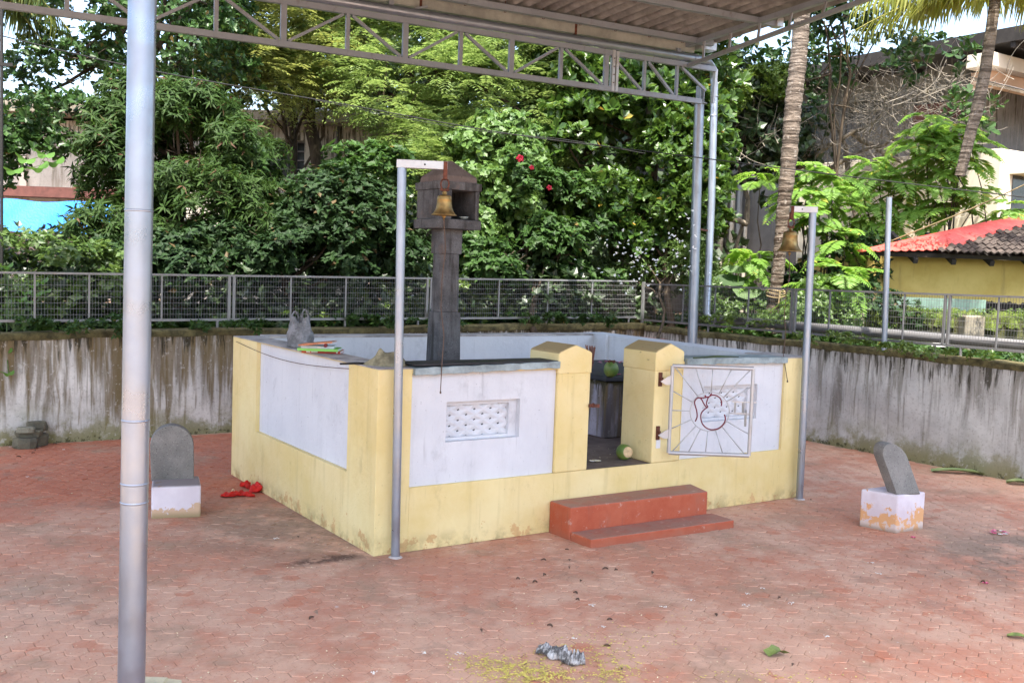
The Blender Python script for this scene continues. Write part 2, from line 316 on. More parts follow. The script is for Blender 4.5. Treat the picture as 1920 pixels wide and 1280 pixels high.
for i in range(-110, 140):
    for j in range(-110, 110):
        p = rdir * (i * 1.5 * A_HEX) + cdir * ((j + .5 * (i % 2)) * math.sqrt(3) * A_HEX)
        x, y = p
        if not (-4.6 < x < 5.6 and -3.6 < y < 4.18): continue
        if .05 < x < 3.45 and .05 < y < 2.35: continue
        v = R.T @ (np.array([x, y, 0]) - CAM)
        if v[2] < .5: continue
        u, w = 960 + F_PX * v[0] / v[2], 640 + F_PX * v[1] / v[2]
        if -260 < u < 2150 and w < 1480: cen.append((x, y, v[2], u, w))
cen.sort(key=lambda c: c[2] if (-10 < c[3] < 1930 and c[4] < 1290) else 99)
me = bpy.data.meshes.new('paver'); me.from_pydata([tuple(v) for v in HV.tolist()], [], [tuple(f) for f in HF.tolist()]); me.materials.append(M['paver'])
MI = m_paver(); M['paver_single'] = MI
for n_ in MI.node_tree.nodes:                # single pavers take their odd-one-out value per object
    pass
oi = MI.node_tree.nodes.new('ShaderNodeObjectInfo')
for l in list(MI.node_tree.links):
    if l.from_socket.name == 'Random Per Island': MI.node_tree.links.new(oi.outputs['Random'], l.to_socket)
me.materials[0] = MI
for c in cen[:300]:
    o = bpy.data.objects.new('paver', me); COL.objects.link(o); o.parent = ground
    o.location = (c[0], c[1], random.uniform(-.003, .0012)); o.rotation_euler = (random.gauss(0, .012), random.gauss(0, .012), random.gauss(0, .012))
rest = np.array([(c[0], c[1]) for c in cen[300:]]); n = len(rest)
dz = rng.uniform(-.0032, .0012, n); tx, ty = rng.normal(0, .013, (2, n)); rz = rng.normal(0, .012, n)
V = np.repeat(HV[None], n, 0); cx, sx = np.cos(rz)[:, None], np.sin(rz)[:, None]
VX = V[..., 0] * cx - V[..., 1] * sx; VY = V[..., 0] * sx + V[..., 1] * cx
VZ = V[..., 2] + dz[:, None] + VX * tx[:, None] + VY * ty[:, None]
V = np.stack([VX + rest[:, 0, None], VY + rest[:, 1, None], VZ], -1).reshape(-1, 3)
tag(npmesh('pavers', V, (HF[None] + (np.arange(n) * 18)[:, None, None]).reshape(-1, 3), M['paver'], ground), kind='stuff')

# ================================================================ BOUNDARY WALLS AND FENCES
def gridwall(name, p0, p1, z0f, z1f, thick, mat, cap, parent, nx=120, nz=14, amp=.006):
    """thick plastered wall from p0 to p1, front face towards the yard, uneven top"""
    p0, p1 = np.array(p0, float), np.array(p1, float); d = p1 - p0; L = np.linalg.norm(d); d /= L; nrm = np.array([d[1], -d[0]])
    vs, fs = [], []; ph = rng.uniform(0, 6, 6)
    for i in range(nx + 1):
        s = i / nx; zt = z0f + (z1f - z0f) * s + .006 * math.sin(s * 23 + ph[0]) + .004 * math.sin(s * 71 + ph[1])
        for j in range(nz + 1):
            q = amp * (math.sin(s * 31 + j * .9 + ph[2]) + math.sin(s * 57 - j * .5 + ph[3])) * .6
            q += .02 * max(0, 1 - j / nz * 6)          # slight batter at the foot
            p = p0 + d * s * L + nrm * q; vs.append((p[0], p[1], zt * j / nz - .02 * (j == 0)))
    w = nz + 1; fs = [(i * w + j, (i + 1) * w + j, (i + 1) * w + j + 1, i * w + j + 1) for i in range(nx) for j in range(nz)]
    MB().add(vs, fs).build('wall_face', mat, parent, smooth=True)
    b = MB(); vs = []
    for i in range(nx + 1):
        s = i / nx; zt = vs_z = z0f + (z1f - z0f) * s + .006 * math.sin(s * 23 + ph[0]) + .004 * math.sin(s * 71 + ph[1])
        for k, (off, dz_) in enumerate(((.012, -.05), (.018, .0), (-.0, .012), (-thick * .5, .018), (-thick, .01), (-thick - .005, -zt))):
            p = p0 + d * s * L + nrm * (off + .006 * math.sin(s * 90 + k * 2 + ph[4])); vs.append((p[0], p[1], zt + dz_ + .003 * math.sin(s * 140 + k * 3)))
    b.add(vs, [(i * 6 + k, (i + 1) * 6 + k, (i + 1) * 6 + k + 1, i * 6 + k + 1) for i in range(nx) for k in range(5)])
    b.build('coping', cap, parent, smooth=True)
bw = thing('boundary_wall', 'low plastered back wall streaked with brown and black rain stains, mesh fence on top', 'wall', (2, 4.25, 0))
gridwall('w', (-7, 4.26), (5.64, 4.25), .85, 1.0, .2, M['backwall'], M['mosscap'], bw, 200)
rw = thing('boundary_wall', 'low pale grey side wall with dark drips and moss at its foot, right of the shrine', 'wall', (5.68, 0, 0))
gridwall('w', (5.62, 4.27), (5.74, -7), .965, .965, .2, M['sidewall'], M['mosscap'], rw, 180)

def fence(root, P, n3, posts, dbl, zb, zt, length, mat, feet, railw=.022):
    """P(s)->(x,y) at distance s, zb(s), zt(s) rail heights"""
    q = lambda s, z: np.array([*P(s), z])
    for a, b_ in zip(posts[:-1], posts[1:]):
        pass
    r = MB(); r.bar(q(0, zb(0)), q(length, zb(length)), railw, .022); r.build('bottom_rail', mat, root)
    r = MB(); r.bar(q(0, zt(0)), q(length, zt(length)), railw, .018); r.build('top_rail', mat, root)
    for s in posts:
        MB().bar(q(s, zb(s) + .011), q(s, zt(s) - .009), .016, .012).build('post', mat, root)
    for s in dbl:
        for e in (-.022, .022): MB().bar(q(s + e, zb(s) + .011), q(s + e, zt(s) - .009), .026, .02).build('post', mat, root)
    for s in feet: MB().tube([q(s, zb(s) - .011), q(s, zb(s) - .14)], .013, 8).build('foot', mat, root)
    allp = sorted([0] + posts + dbl + [length])
    for a, b_ in zip(allp[:-1], allp[1:]):
        m = MB(); k = max(1, int(round((b_ - a) / .0255)))
        for i in range(1, k):
            s = a + (b_ - a) * i / k; o_ = n3 * .004; m.tube([q(s, zb(s)) + o_, q(s, zt(s)) + o_], .0016, 3, False)
        for j in range(1, 8):
            f = j / 8; m.tube([q(a, zb(a) + (zt(a) - zb(a)) * f), q(b_, zb(b_) + (zt(b_) - zb(b_)) * f)], .0017, 3, False)
        tag(m.build('wire_mesh', mat, root), kind='stuff')
ft = thing('mesh_fence', 'light grey wire mesh fence panels along the top of the stained back wall', 'fence', (0, 4.35, 1))
X0 = -5.0
fence(ft, lambda s: (X0 + s, 4.35), np.array([0, -1., 0]), [x - X0 for x in (-4.3, -3.7, -3.1, -1.9, -1.045, -.616, -.005, 1.207, 1.779, 3.59, 4.249, 4.88)], [x - X0 for x in (-2.5, .629, 2.72)],
      lambda s: 1.03 + .008 * (s + X0), lambda s: 1.435 + .0125 * (s + X0), 5.56 - X0, M['fence'], [x - X0 for x in (-1.9, -.616, .5, .74, 1.779, 2.6, 4.249, 5.45)])
fr = thing('mesh_fence', 'darker weathered mesh fence on the right side wall in front of the yellow shed', 'fence', (5.75, 1, 1))
fence(fr, lambda s: (5.645 + .0333 * s, 4.3 - s), np.array([-1., 0, 0]), [4.3 - y for y in (3.66, 3.17, 2.69, 1.65, .83, -.064, -1.0, -1.5, -2.6)], [4.3 - y for y in (2.09, .403, -1.9)],
      lambda s: 1.045 + .004 * s, lambda s: 1.475 + .009 * s, 7.6, M['fence_dark'], [4.3 - y for y in (3.25, 2.2, 1.95, .5, .25, -1.2)])
MB().bar((5.645, 4.33, 1.0), (5.645, 4.33, 1.5), .03).build('post', M['fence'], ft)

# ================================================================ SHRINE ENCLOSURE
en = thing('shrine_enclosure', 'low yellow and lilac-white walled shrine enclosure with gabled gate pillars and sun-ray gate', 'shrine', (0, 0, 0))
Wd, Dp, T = 3.49, 2.4, .2
def panelled(name, o, ex, ey, L, zt, px0, px1, pz0, pz1, dep, niche, wmat, ymat, thick, curve=0):
    """front skin: yellow frame with a recessed white panel. o origin, ex along, ey inwards"""
    o, ex, ey = (np.array(v, float) for v in (o, ex, ey)); P = lambda s, z, d=0: o + ex * s + ey * d + UP * z
    y = MB()
    for a, b_, c, d in ((0, px0, 0, zt), (px1, L, 0, zt), (px0, px1, 0, pz0)):
        if b_ - a > .001: y.hexa([P(a, c), P(b_, c), P(b_, c, thick), P(a, c, thick), P(a, d), P(b_, d), P(b_, d, thick), P(a, d, thick)])
    if pz1 < zt - .002: y.hexa([P(px0, pz1), P(px1, pz1), P(px1, pz1, thick), P(px0, pz1, thick), P(px0, zt), P(px1, zt), P(px1, zt, thick), P(px0, zt, thick)])
    y.build('yellow_wall', ymat, en, bevel=.0025)
    w = MB()
    if niche:
        n0, n1, m0, m1 = niche
        for a, b_, c, d in ((px0, n0, pz0, pz1), (n1, px1, pz0, pz1), (n0, n1, pz0, m0), (n0, n1, m1, pz1)):
            w.hexa([P(a, c, dep), P(b_, c, dep), P(b_, c, thick - .003), P(a, c, thick - .003), P(a, d, dep), P(b_, d, dep), P(b_, d, thick - .003), P(a, d, thick - .003)])
    else:
        w.hexa([P(px0, pz0, dep), P(px1, pz0, dep), P(px1, pz0, thick - .003), P(px0, pz0, thick - .003), P(px0, pz1, dep), P(px1, pz1, dep), P(px1, pz1, thick - .003), P(px0, pz1, thick - .003)])
    w.build('white_panel', wmat, en, bevel=.0 if niche else .004)
    if niche:
        # jali screen: woven relief with diamond holes
        n0, n1, m0, m1 = niche; nu, nv = 176, 72; D0 = dep + .05; a0, a1, b0, b1 = n0 + .004, n1 - .055, m0 + .018, m1 - .026
        f = MB()
        for a, b_, c, d in ((n0, a0, m0, m1), (a1, n1, m0, m1), (a0, a1, m0, b0), (a0, a1, b1, m1)):
            f.hexa([P(a, c, D0 - .012), P(b_, c, D0 - .012), P(b_, c, D0 + .03), P(a, c, D0 + .03), P(a, d, D0 - .012), P(b_, d, D0 - .012), P(b_, d, D0 + .03), P(a, d, D0 + .03)])
        fo = f.build('screen_frame', wmat, en, bevel=.004)
        vs, fs, nh = [], [], 4
        pu, pv = (a1 - a0) / nh, (b1 - b0) / 3.0
        for i in range(nu + 1):
            for j in range(nv + 1):
                s, z = (a1 - a0) * i / nu, (b1 - b0) * j / nv
                uu, vv = s / pu, z / pv
                h = .5 + .5 * math.cos(2 * math.pi * (uu + vv)) * 1.0; h2 = .5 + .5 * math.cos(2 * math.pi * (uu - vv))
                vs.append(P(a0 + s, b0 + z, D0 + .004 + .012 * (1 - max(h, h2 * .9))))
        for i in range(nu):
            for j in range(nv):
                s, z = (a1 - a0) * (i + .5) / nu / pu, (b1 - b0) * (j + .5) / nv / pv
                hole = False
                for (ou, ov) in ((.5, 0.), (0., .5)):
                    du, dv = (s - ou) - round(s - ou), (z - ov) - round(z - ov)
                    if abs(du * pu - dv * pv * .6) * .8 + abs(dv) * pv * 1.3 < .0076: hole = True
                if not hole: fs.append((i * (nv + 1) + j, (i + 1) * (nv + 1) + j, (i + 1) * (nv + 1) + j + 1, i * (nv + 1) + j + 1))
        MB().add(vs, fs).build('jali_screen', wmat, en, smooth=True)
        MB().hexa([P(n0, m0, D0 + .031), P(n1, m0, D0 + .031), P(n1, m0, D0 + .05), P(n0, m0, D0 + .05), P(n0, m1, D0 + .031), P(n1, m1, D0 + .031), P(n1, m1, D0 + .05), P(n0, m1, D0 + .05)]).build('niche_shade', M['black'], en)  # black plate paints in the shade seen through the screen holes
FT = .16
# front walls (left and right of the doorway), side wall
panelled('l', (0, 0, 0), (1, 0, 0), (0, 1, 0), 1.21, 1.028, .21, 1.21, .362, 1.0, .022, (.446, .953, .6, .83), M['white'], M['yellow'], FT)
panelled('r', (2.24, 0, 0), (1, 0, 0), (0, 1, 0), 1.25, 1.028, .006, 1.0, .366, 1.0, .022, (.22, .745, .605, .85), M['white'], M['yellow'], FT)
yw = MB(); yw.box(1.21, .0, 0, 1.465, .30, .362); yw.box(1.465, 0, 0, 1.995, .30, .362); yw.box(1.995, 0, 0, 2.24, .32, .362); yw.build('plinth', M['yellow'], en)
panelled('s', (.0012, Dp, 0), (0, -1, 0), (1, 0, 0), Dp - .152, 1.0275, .5, 2.02, .4, 1.024, .028, None, M['white'], M['yellow'], T)
b = MB(); b.box(T + .0015, Dp - T, 0, Wd - .001, Dp - .001, 1.03).build('rear_wall', M['white'], en)
b = MB(); b.hexa([(Wd - .24, FT, 0), (Wd, FT, 0), (Wd, Dp, 0), (Wd - .24, Dp, 0), (Wd - .24, FT, 1.03), (Wd, FT, 1.03), (Wd, Dp, 1.045), (Wd - .24, Dp, 1.045)]).build('side_wall', M['white'], en, bevel=.004)
MB().box(Wd - .275, 2.02, .3, Wd - .241, Dp - T - .001, 1.05).build('pilaster', M['white'], en, bevel=.003)
# worn caps along wall tops
c = MB(); c.box(.0, .4, 1.029, T + .003, Dp - .0, 1.034); c.box(T + .003, Dp - T - .004, 1.0305, Wd, Dp, 1.043); c.build('wall_cap', M['walltop'], en, bevel=.003)
MB().box(-.002, -.002, 1.0285, .212, .398, 1.034).build('pillar_cap', M['walltop'], en, bevel=.002); MB().box(3.24, -.002, 1.0285, Wd + .002, .4, 1.037).build('pillar_cap', M['walltop'], en, bevel=.002)
# inside faces and floor
MB().box(T + .001, FT + .001, .2, Wd - .241, Dp - T - .001, .36).build('inner_floor', M['floor'], en)
MB().add([(1.467, .003, .3645), (1.993, .003, .3645), (1.993, .36, .3645), (1.467, .36, .3645)], [(0, 1, 2, 3)]).build('threshold', M['floor'], en)
# stone slabs on the front walls
def slabpiece(x0, x1, zb0, zb1, zt0, zt1):
    m = MB(); n = 24; vs = []
    for i in range(n + 1):
        s = i / n; x = x0 + (x1 - x0) * s; w = .002 * math.sin(s * 37 + x0) + .0015 * math.sin(s * 91)
        for (y, zb, zt) in ((-.028 + w, zb0 + (zb1 - zb0) * s + w, zt0 + (zt1 - zt0) * s - w), (.19 + w, zb0 + (zb1 - zb0) * s, zt0 + (zt1 - zt0) * s)):
            vs += [(x, y, zb), (x, y, zt)]
    fs = []
    for i in range(n):
        a, b_ = i * 4, (i + 1) * 4; fs += [(a, b_, b_ + 1, a + 1), (a + 1, b_ + 1, b_ + 3, a + 3), (a + 3, b_ + 3, b_ + 2, a + 2), (a + 2, b_ + 2, b_, a)]
    fs += [(0, 1, 3, 2), (n * 4, n * 4 + 2, n * 4 + 3, n * 4 + 1)]
    return m.add(vs, fs).build('coping_slab', M['slab'], en, bevel=.003)
slabpiece(.213, 1.205, .994, 1.012, 1.035, 1.051); slabpiece(2.252, 3.235, 1.008, .997, 1.05, 1.04)
MB().box(.215, -.01, 1.046, 1.2, .18, 1.0555).build('slab_dirt', M['blackslab'], en, bevel=.003)
# gabled gate pillars
def gatepillar(x0, x1, dpt, zs, za, back_cap):
    xm = (x0 + x1) / 2; r = lambda *p: p
    MB().box(x0, .0, .3625, x1, dpt, zs - .13).build('gate_pillar', M['yellow'], en, bevel=.008)
    cap = [(x0 - .004, -.004, zs - .132), (x1 + .004, -.004, zs - .132), (x1 + .004, -.004, zs - .008), (x1 - .012, -.004, zs + .004), (xm, -.004, za), (x0 + .012, -.004, zs + .004), (x0 - .004, -.004, zs - .008)]
    MB().extr(cap, (0, dpt + .008, 0)).build('pillar_gable', M['yellow_old'], en, bevel=.006)
t = NT('yellow_plaster_dirty_top'); x_, y_, z_ = t.xyz(); c_ = t.mix(t.ramp(t.noise(3, 5), .3, .7), (.71, .56, .24), (.78, .645, .34))
nz_ = t.xyz(t.g.outputs['Normal'])[2]
c_ = t.mix(t.math('MULTIPLY', t.ramp(t.math('ADD', nz_, t.math('MULTIPLY', t.noise(12, 6, .7), .8)), .62, 1.0), .8), c_, (.30, .22, .11))
c_ = t.mix(t.math('MULTIPLY', t.ramp(t.noise(30, 5, .7, t.map(t.pos, (1, .3, 1))), .62, .72), .7), c_, (.16, .1, .06)); t.bump(t.noise(30, 5), .4, .008); M['yellow_old'] = t.done(c_, .85, 0, .2)
gatepillar(1.212, 1.463, .30, 1.105, 1.15, 0); gatepillar(1.997, 2.24, .32, 1.10, 1.15, 0)
# latch eye on the left gate pillar
l = MB(); l.bar((1.45, -.012, .77), (1.53, -.012, .765), .012, .02); l.tube([(1.475 + .012 * math.cos(a), -.02, .772 + .012 * math.sin(a)) for a in np.linspace(0, 2 * math.pi, 9)], .004, 5); l.build('latch_eye', M['rust'], en)
MB().box(2.03, -.004, .46, 2.065, .001, .52).build('paint_patch', M['white'], en)
# thin thread sagging along the side wall, dark sticks at its end
pts = [(-.012 - .006 * math.sin(s * 3), 2.3 - 1.95 * s, 1.0 - .045 * math.sin(s * math.pi) - .0 * s) for s in np.linspace(0, 1, 14)]
MB().tube(pts, .0022, 4).build('thread', M['string'], en)
# ---- gate, swung open to face the camera
gh = np.array([2.085, -.045, 0.]); gd = LAT * 1.0; gd = gd / np.linalg.norm(gd)
gn = -FWD                                     # gate front faces the camera
pc = np.array([2.0895, -.06, 0.]); GWd = float(np.dot(pl(1413, 688, pc, FWD) - pc, LAT)); zb_, zt_ = .437, 1.008
GP = lambda u, z, d=0: pc + LAT * u + UP * z - FWD * d
fr_ = MB()
for a, b_ in (((0, zb_), (0, zt_)), ((GWd, zb_), (GWd, zt_))): fr_.tube([GP(*a), GP(*b_)], .0125, 10)
for a, b_ in (((0, zb_), (GWd, zb_)), ((0, zt_), (GWd, zt_))): fr_.tube([GP(*a), GP(*b_)], .0135, 10)
gate = fr_.build('gate', M['silver'], en, smooth='auto')
cu, cz, rr = GWd * .487, (zb_ + zt_) / 2 - .005, .128
MB().tube([GP(cu + rr * math.cos(a), cz + rr * math.sin(a)) for a in np.linspace(0, 2 * math.pi, 41)], .0035, 6).build('ring', M['silver'], gate, smooth=True)
ends = [(.02, zt_), (.28, zt_), (.5, zt_), (.74, zt_), (.98, zt_), (1, .80), (1, .47), (1, .24), (.96, zb_), (.68, zb_), (.46, zb_), (.24, zb_), (.03, zb_), (0, .27), (0, .49), (0, .72)]
for fx, v in ends:
    u = fx * GWd; z = v if v in (zt_, zb_) else zb_ + (zt_ - zb_) * v
    a = math.atan2(z - cz, u - cu); MB().tube([GP(cu + rr * math.cos(a), cz + rr * math.sin(a)), GP(u, z)], .0036, 6).build('spoke', M['silver'], gate, smooth=True)
E2 = lambda x, y: GP(cu + (x - 603) / 1830, cz - (y - 632) / 1830, .006)
def smooth_path(pts, n=6):
    P = np.array(pts, float); out = []
    for i in range(len(P) - 1):
        p0, p1, p2, p3 = P[max(i - 1, 0)], P[i], P[i + 1], P[min(i + 2, len(P) - 1)]
        for t_ in np.linspace(0, 1, n, endpoint=False):
            out.append(.5 * ((2 * p1) + (-p0 + p2) * t_ + (2 * p0 - 5 * p1 + 4 * p2 - p3) * t_ ** 2 + (-p0 + 3 * p1 - 3 * p2 + p3) * t_ ** 3))
    return out + [P[-1]]
em = MB()
for path in ([(433, 755), (453, 700), (445, 630), (425, 570), (415, 525), (432, 485), (465, 470), (492, 482), (515, 520), (537, 555), (558, 578)],
             [(735, 560), (737, 515), (715, 465), (670, 437), (620, 432), (580, 458), (562, 500), (558, 545), (574, 575), (535, 608), (504, 650), (497, 705), (518, 775), (570, 828), (640, 848), (718, 827), (775, 772), (792, 712), (778, 660)],
             [(448, 468), (500, 470), (548, 462), (588, 450), (600, 430), (614, 408)]):
    em.tube([E2(*p) for p in smooth_path(path)], .0045, 6)
em.lathe(E2(540, 445) - UP * .007, [(0, 0), (.006, .003), (.006, .010), (0, .014)], 8)
em.build('emblem', M['maroon'], gate, smooth=True)
for z in (.915, .562):
    h = MB(); h.extr([GP(-.075, z - .012, 0), GP(-.04, z - .032, 0), GP(.0, z - .03, 0), GP(.0, z + .035, 0), GP(-.03, z + .02, 0)], -FWD * .008); h.build('hinge_plate', M['silver'], gate)
    h = MB(); h.box(2.025, -.012, z - .045, 2.05, .0, z + .045); h.bar((2.035, -.006, z), GP(-.06, z), .016, .03); h.build('hinge_bracket', M['rust'], gate)
lt = MB()
for z in (cz - .005, cz + .07): lt.bar(GP(GWd * .76, z, .0), GP(GWd + (.035 if z > cz else 0), z, .0), .008)
lt.bar(GP(GWd * .80, cz - .005), GP(GWd * .80, cz + .07), .006, .012); lt.bar(GP(GWd * .90, cz - .005), GP(GWd * .90, cz + .07), .004, .022); lt.bar(GP(GWd * .935, cz + .02), GP(GWd * .935, cz - .09), .004, .018); lt.build('gate_latch', M['silver'], gate)

# ---- red steps
st = thing('entrance_steps', 'two red oxide cement steps below the open gate of the shrine enclosure', 'steps', (1.7, -.2, 0))
t = NT('red_step_paint'); x_, y_, z_ = t.xyz(); nz_ = t.xyz(t.g.outputs['Normal'])[2]; n_ = t.noise(6, 6, .65)
c_ = t.mix(t.ramp(n_, .3, .7), (.40, .085, .04), (.47, .125, .065)); c_ = t.mix(t.math('MULTIPLY', t.ramp(nz_, .5, .9), t.ramp(t.noise(9, 6, .7), .3, .6, .5, 1.)), c_, (.33, .19, .145))
c_ = t.mix(t.math('MULTIPLY', t.ramp(t.noise(17, 5, .75), .60, .65), .7), c_, (.50, .33, .27)); c_ = t.mix(t.math('MULTIPLY', t.ramp(t.noise(1, 5, .7, t.map(t.pos, (20, 20, 3))), .55, .7), .4), c_, (.27, .09, .06)); c_ = t.mix(t.math('MULTIPLY', t.ramp(t.noise(3, 6, .7), .5, .7), .5), c_, (.30, .12, .08)); c_ = t.mix(t.math('MULTIPLY', t.ramp(z_, 0, .06, 1, 0), .4), c_, (.3, .14, .09)); t.bump(t.noise(26, 5, .65), .35, .008); M['step'] = t.done(c_, .72, 0, .3)
def roughprism(poly, z0, z1, name, mat, parent, bev=.012):
    o = MB().prism(poly, z0, z1).build(name, mat, parent, bevel=bev); return o
roughprism([(1.186, -.212), (2.295, -.232), (2.36, -.003), (1.18, -.003)], -.01, .197, 'upper_step', M['step'], st)
roughprism([(1.195, -.405), (2.33, -.441), (2.335, -.235), (1.188, -.213)], -.01, .05, 'lower_step', M['step'], st, .008)

# ---- altar inside
al = thing('altar_block', 'whitewashed altar block with blackened stone top, seen through the shrine doorway', 'altar', (2.9, 1.5, .36))
MB().box(2.33, .90, .361, 3.2, 2.0, .79).build('altar_body', M['grimywhite'], al, bevel=.01)
MB().box(2.305, .872, .79, 3.22, 2.02, .83).build('altar_top', M['blackslab'], al, bevel=.008)
def flowers(name, label, c, spread, n, cols, z=0, group=None, cat='flowers'):
    root = thing(name, label, cat, c, group)
    for k in range(n):
        a = 2 * math.pi * k / n + random.uniform(-.2, .2); r = random.uniform(.6, 1.1)
        p = np.array(c, float) + np.array([math.cos(a) * spread[0] * r, math.sin(a) * spread[1] * r, .006]); m = MB(); s = random.uniform(.008, .013)
        for j in range(5):
            b = a + j * 1.256; m.add([p, p + np.array([math.cos(b - .5) * s, math.sin(b - .5) * s, .006]), p + np.array([math.cos(b) * s * 1.4, math.sin(b) * s * 1.4, .003]), p + np.array([math.cos(b + .5) * s, math.sin(b + .5) * s, .006])], [(0, 1, 2, 3)])
        m.build('blossom', random.choice(cols), root)
    m = MB(); 
    for k in range(7):
        a = k * .9; p = np.array(c, float) + np.array([math.cos(a) * spread[0] * .8, math.sin(a) * spread[1] * .8, .004]); m.add([p, p + [.012, .01, .006], p + [.03, .004, .002], p + [.012, -.008, .004]], [(0, 1, 2, 3)])
    tag(m.build('leaf', M['leafdark'], root), kind='stuff'); return root
M['leafdark'] = m_plain('dull_leaf', (.04, .07, .02), .6, var=.4)
M['pink'] = m_plain('pink_petal', (.75, .12, .28), .6, var=.2, bump=0); M['pinkpale'] = m_plain('pale_pink_petal', (.85, .4, .5), .6, var=.2, bump=0); M['whitep'] = m_plain('white_petal', (.85, .85, .8), .6, var=.1, bump=0)
M['cream'] = m_plain('cream_petal', (.75, .68, .45), .6, var=.2, bump=0); M['yellowp'] = m_plain('yellow_petal', (.66, .56, .14), .6, var=.25, scale=30, bump=0)
flowers('flower_offering', 'pink and green flower offering strewn at the back of the blackened altar top', (3.05, 1.75, .83), (.14, .08), 11, [M['pink'], M['pinkpale'], M['pink']])
flowers('flower_offering', 'small pink blossoms beside the whole green coconut on the altar edge', (2.42, .92, .83), (.04, .025), 5, [M['pink'], M['pinkpale']])
flowers('flower_offering', 'small heap of cream jasmine on the doorway floor by the left gate pillar', (1.66, .17, .366), (.03, .02), 12, [M['cream'], M['whitep']])
flowers('flower_offering', 'ring of pink and white blossoms lying on the pavers at the far right', (3.83, -1.33, .0), (.065, .05), 13, [M['pink'], M['whitep'], M['pinkpale'], M['pink']])
for q, lb in (((1712, 1008), 'single pink blossom on the pavers right of the small white pedestal'), ((1848, 1094), 'single pink blossom lying lowest at the right edge of the yard')):
    p = gp(*q); m = MB()
    for j in range(5): b = j * 1.256; m.add([p + [0, 0, .003], p + [math.cos(b - .5) * .012, math.sin(b - .5) * .012, .01], p + [math.cos(b) * .018, math.sin(b) * .018, .006], p + [math.cos(b + .5) * .012, math.sin(b + .5) * .012, .01]], [(0, 1, 2, 3)])
    tag(m.build('blossom', M['pink']), lb, 'flower')
# coconuts
def coconut(label, c, r, axis, cut=None):
    root = thing('green_coconut', label, 'coconut', c); ax = Vector(axis).normalized(); q = ax.to_track_quat('Z', 'Y').to_matrix(); mb = MB(); n = 26
    prof = []
    for k in range(15):
        a = math.pi * k / 14; rad = math.sin(a) * r * (1 + .05 * math.cos(a)); zz = -math.cos(a) * r * 1.12
        if cut and zz > cut * r: break
        prof.append((rad, zz))
    if cut: prof.append((prof[-1][0] * .92, cut * r))
    for i, (ra, zz) in enumerate(prof):
        for j in range(n):
            a = 2 * math.pi * j / n; tri = 1 + .035 * math.cos(3 * a) * math.sin(math.pi * i / 14); v = q @ Vector((ra * tri * math.cos(a), ra * tri * math.sin(a), zz)); mb.v.append((c[0] + v.x, c[1] + v.y, c[2] + v.z))
    for i in range(len(prof) - 1):
        for j in range(n): mb.f.append((i * n + j, i * n + (j + 1) % n, (i + 1) * n + (j + 1) % n, (i + 1) * n + j)); mb.m.append(0)
    mb.build('husk', M['coconut'], root, smooth=True); k = len(prof) - 1
    if cut:
        m2 = MB(); rc = prof[-1][0]; vs = []
        for (f, dz_) in ((1, 0), (.97, .004), (.5, .006), (.16, .009), (.05, .002)):
            for j in range(n): a = 2 * math.pi * j / n; v = q @ Vector((rc * f * math.cos(a), rc * f * math.sin(a), prof[-1][1] + dz_)); vs.append((c[0] + v.x, c[1] + v.y, c[2] + v.z))
        m2.add(vs, [(i * n + j, i * n + (j + 1) % n, (i + 1) * n + (j + 1) % n, (i + 1) * n + j) for i in range(4) for j in range(n)] + [tuple(4 * n + j for j in range(n))]); m2.build('cut_face', M['cococut'], root, smooth=True)
    else:
        v = ax * r * 1.1; s = MB()
        for j in range(4): a = j * 1.57; s.tube([np.array(c) + np.array(v) * .97, np.array(c) + np.array(v) + np.array([math.cos(a) * .028, math.sin(a) * .028, -.004])], [.008, .012], 5)
        s.build('stem', M['rust'], root)
t = NT('coconut_husk'); c_ = t.mix(t.ramp(t.noise(16, 5, .6), .35, .7), (.10, .18, .035), (.20, .24, .05)); c_ = t.mix(t.ramp(t.noise(30, 6, .7), .58, .68), c_, (.15, .1, .04)); t.bump(t.noise(50, 4), .15, .003); M['coconut'] = t.done(c_, .42)
M['cococut'] = m_plain('cut_coconut_fibre', (.62, .46, .27), .8, var=.25, scale=30)
coconut('whole green coconut resting on the front edge of the black altar top', (2.345, .875, .885), .056, (-.1, -.2, 1))
coconut('cut green coconut with pale sliced face lying on the doorway floor', (1.90, .16, .418), .053, (-.05, -1, .12), .72)
# bundle of incense twigs / small broom
br = thing('twig_broom', 'small brown bundle of twigs standing upright on the altar behind the left gate pillar', 'broom', (2.57, 1.4, .831)); m = MB()
for k in range(26):
    a, f = random.uniform(0, 6.28), random.random() ** .5; m.tube([(2.57 + .012 * f * math.cos(a), 1.4 + .012 * f * math.sin(a), .832), (2.56 + .042 * f * math.cos(a), 1.4 + .042 * f * math.sin(a), 1.01 + random.uniform(-.01, .01))], .003, 4)
m.build('twigs', M['red_worn'], br); MB().lathe((2.57, 1.4, .87), [(.02, 0), (.022, .01), (.02, .02)], 10).build('binding', M['rust'], br)

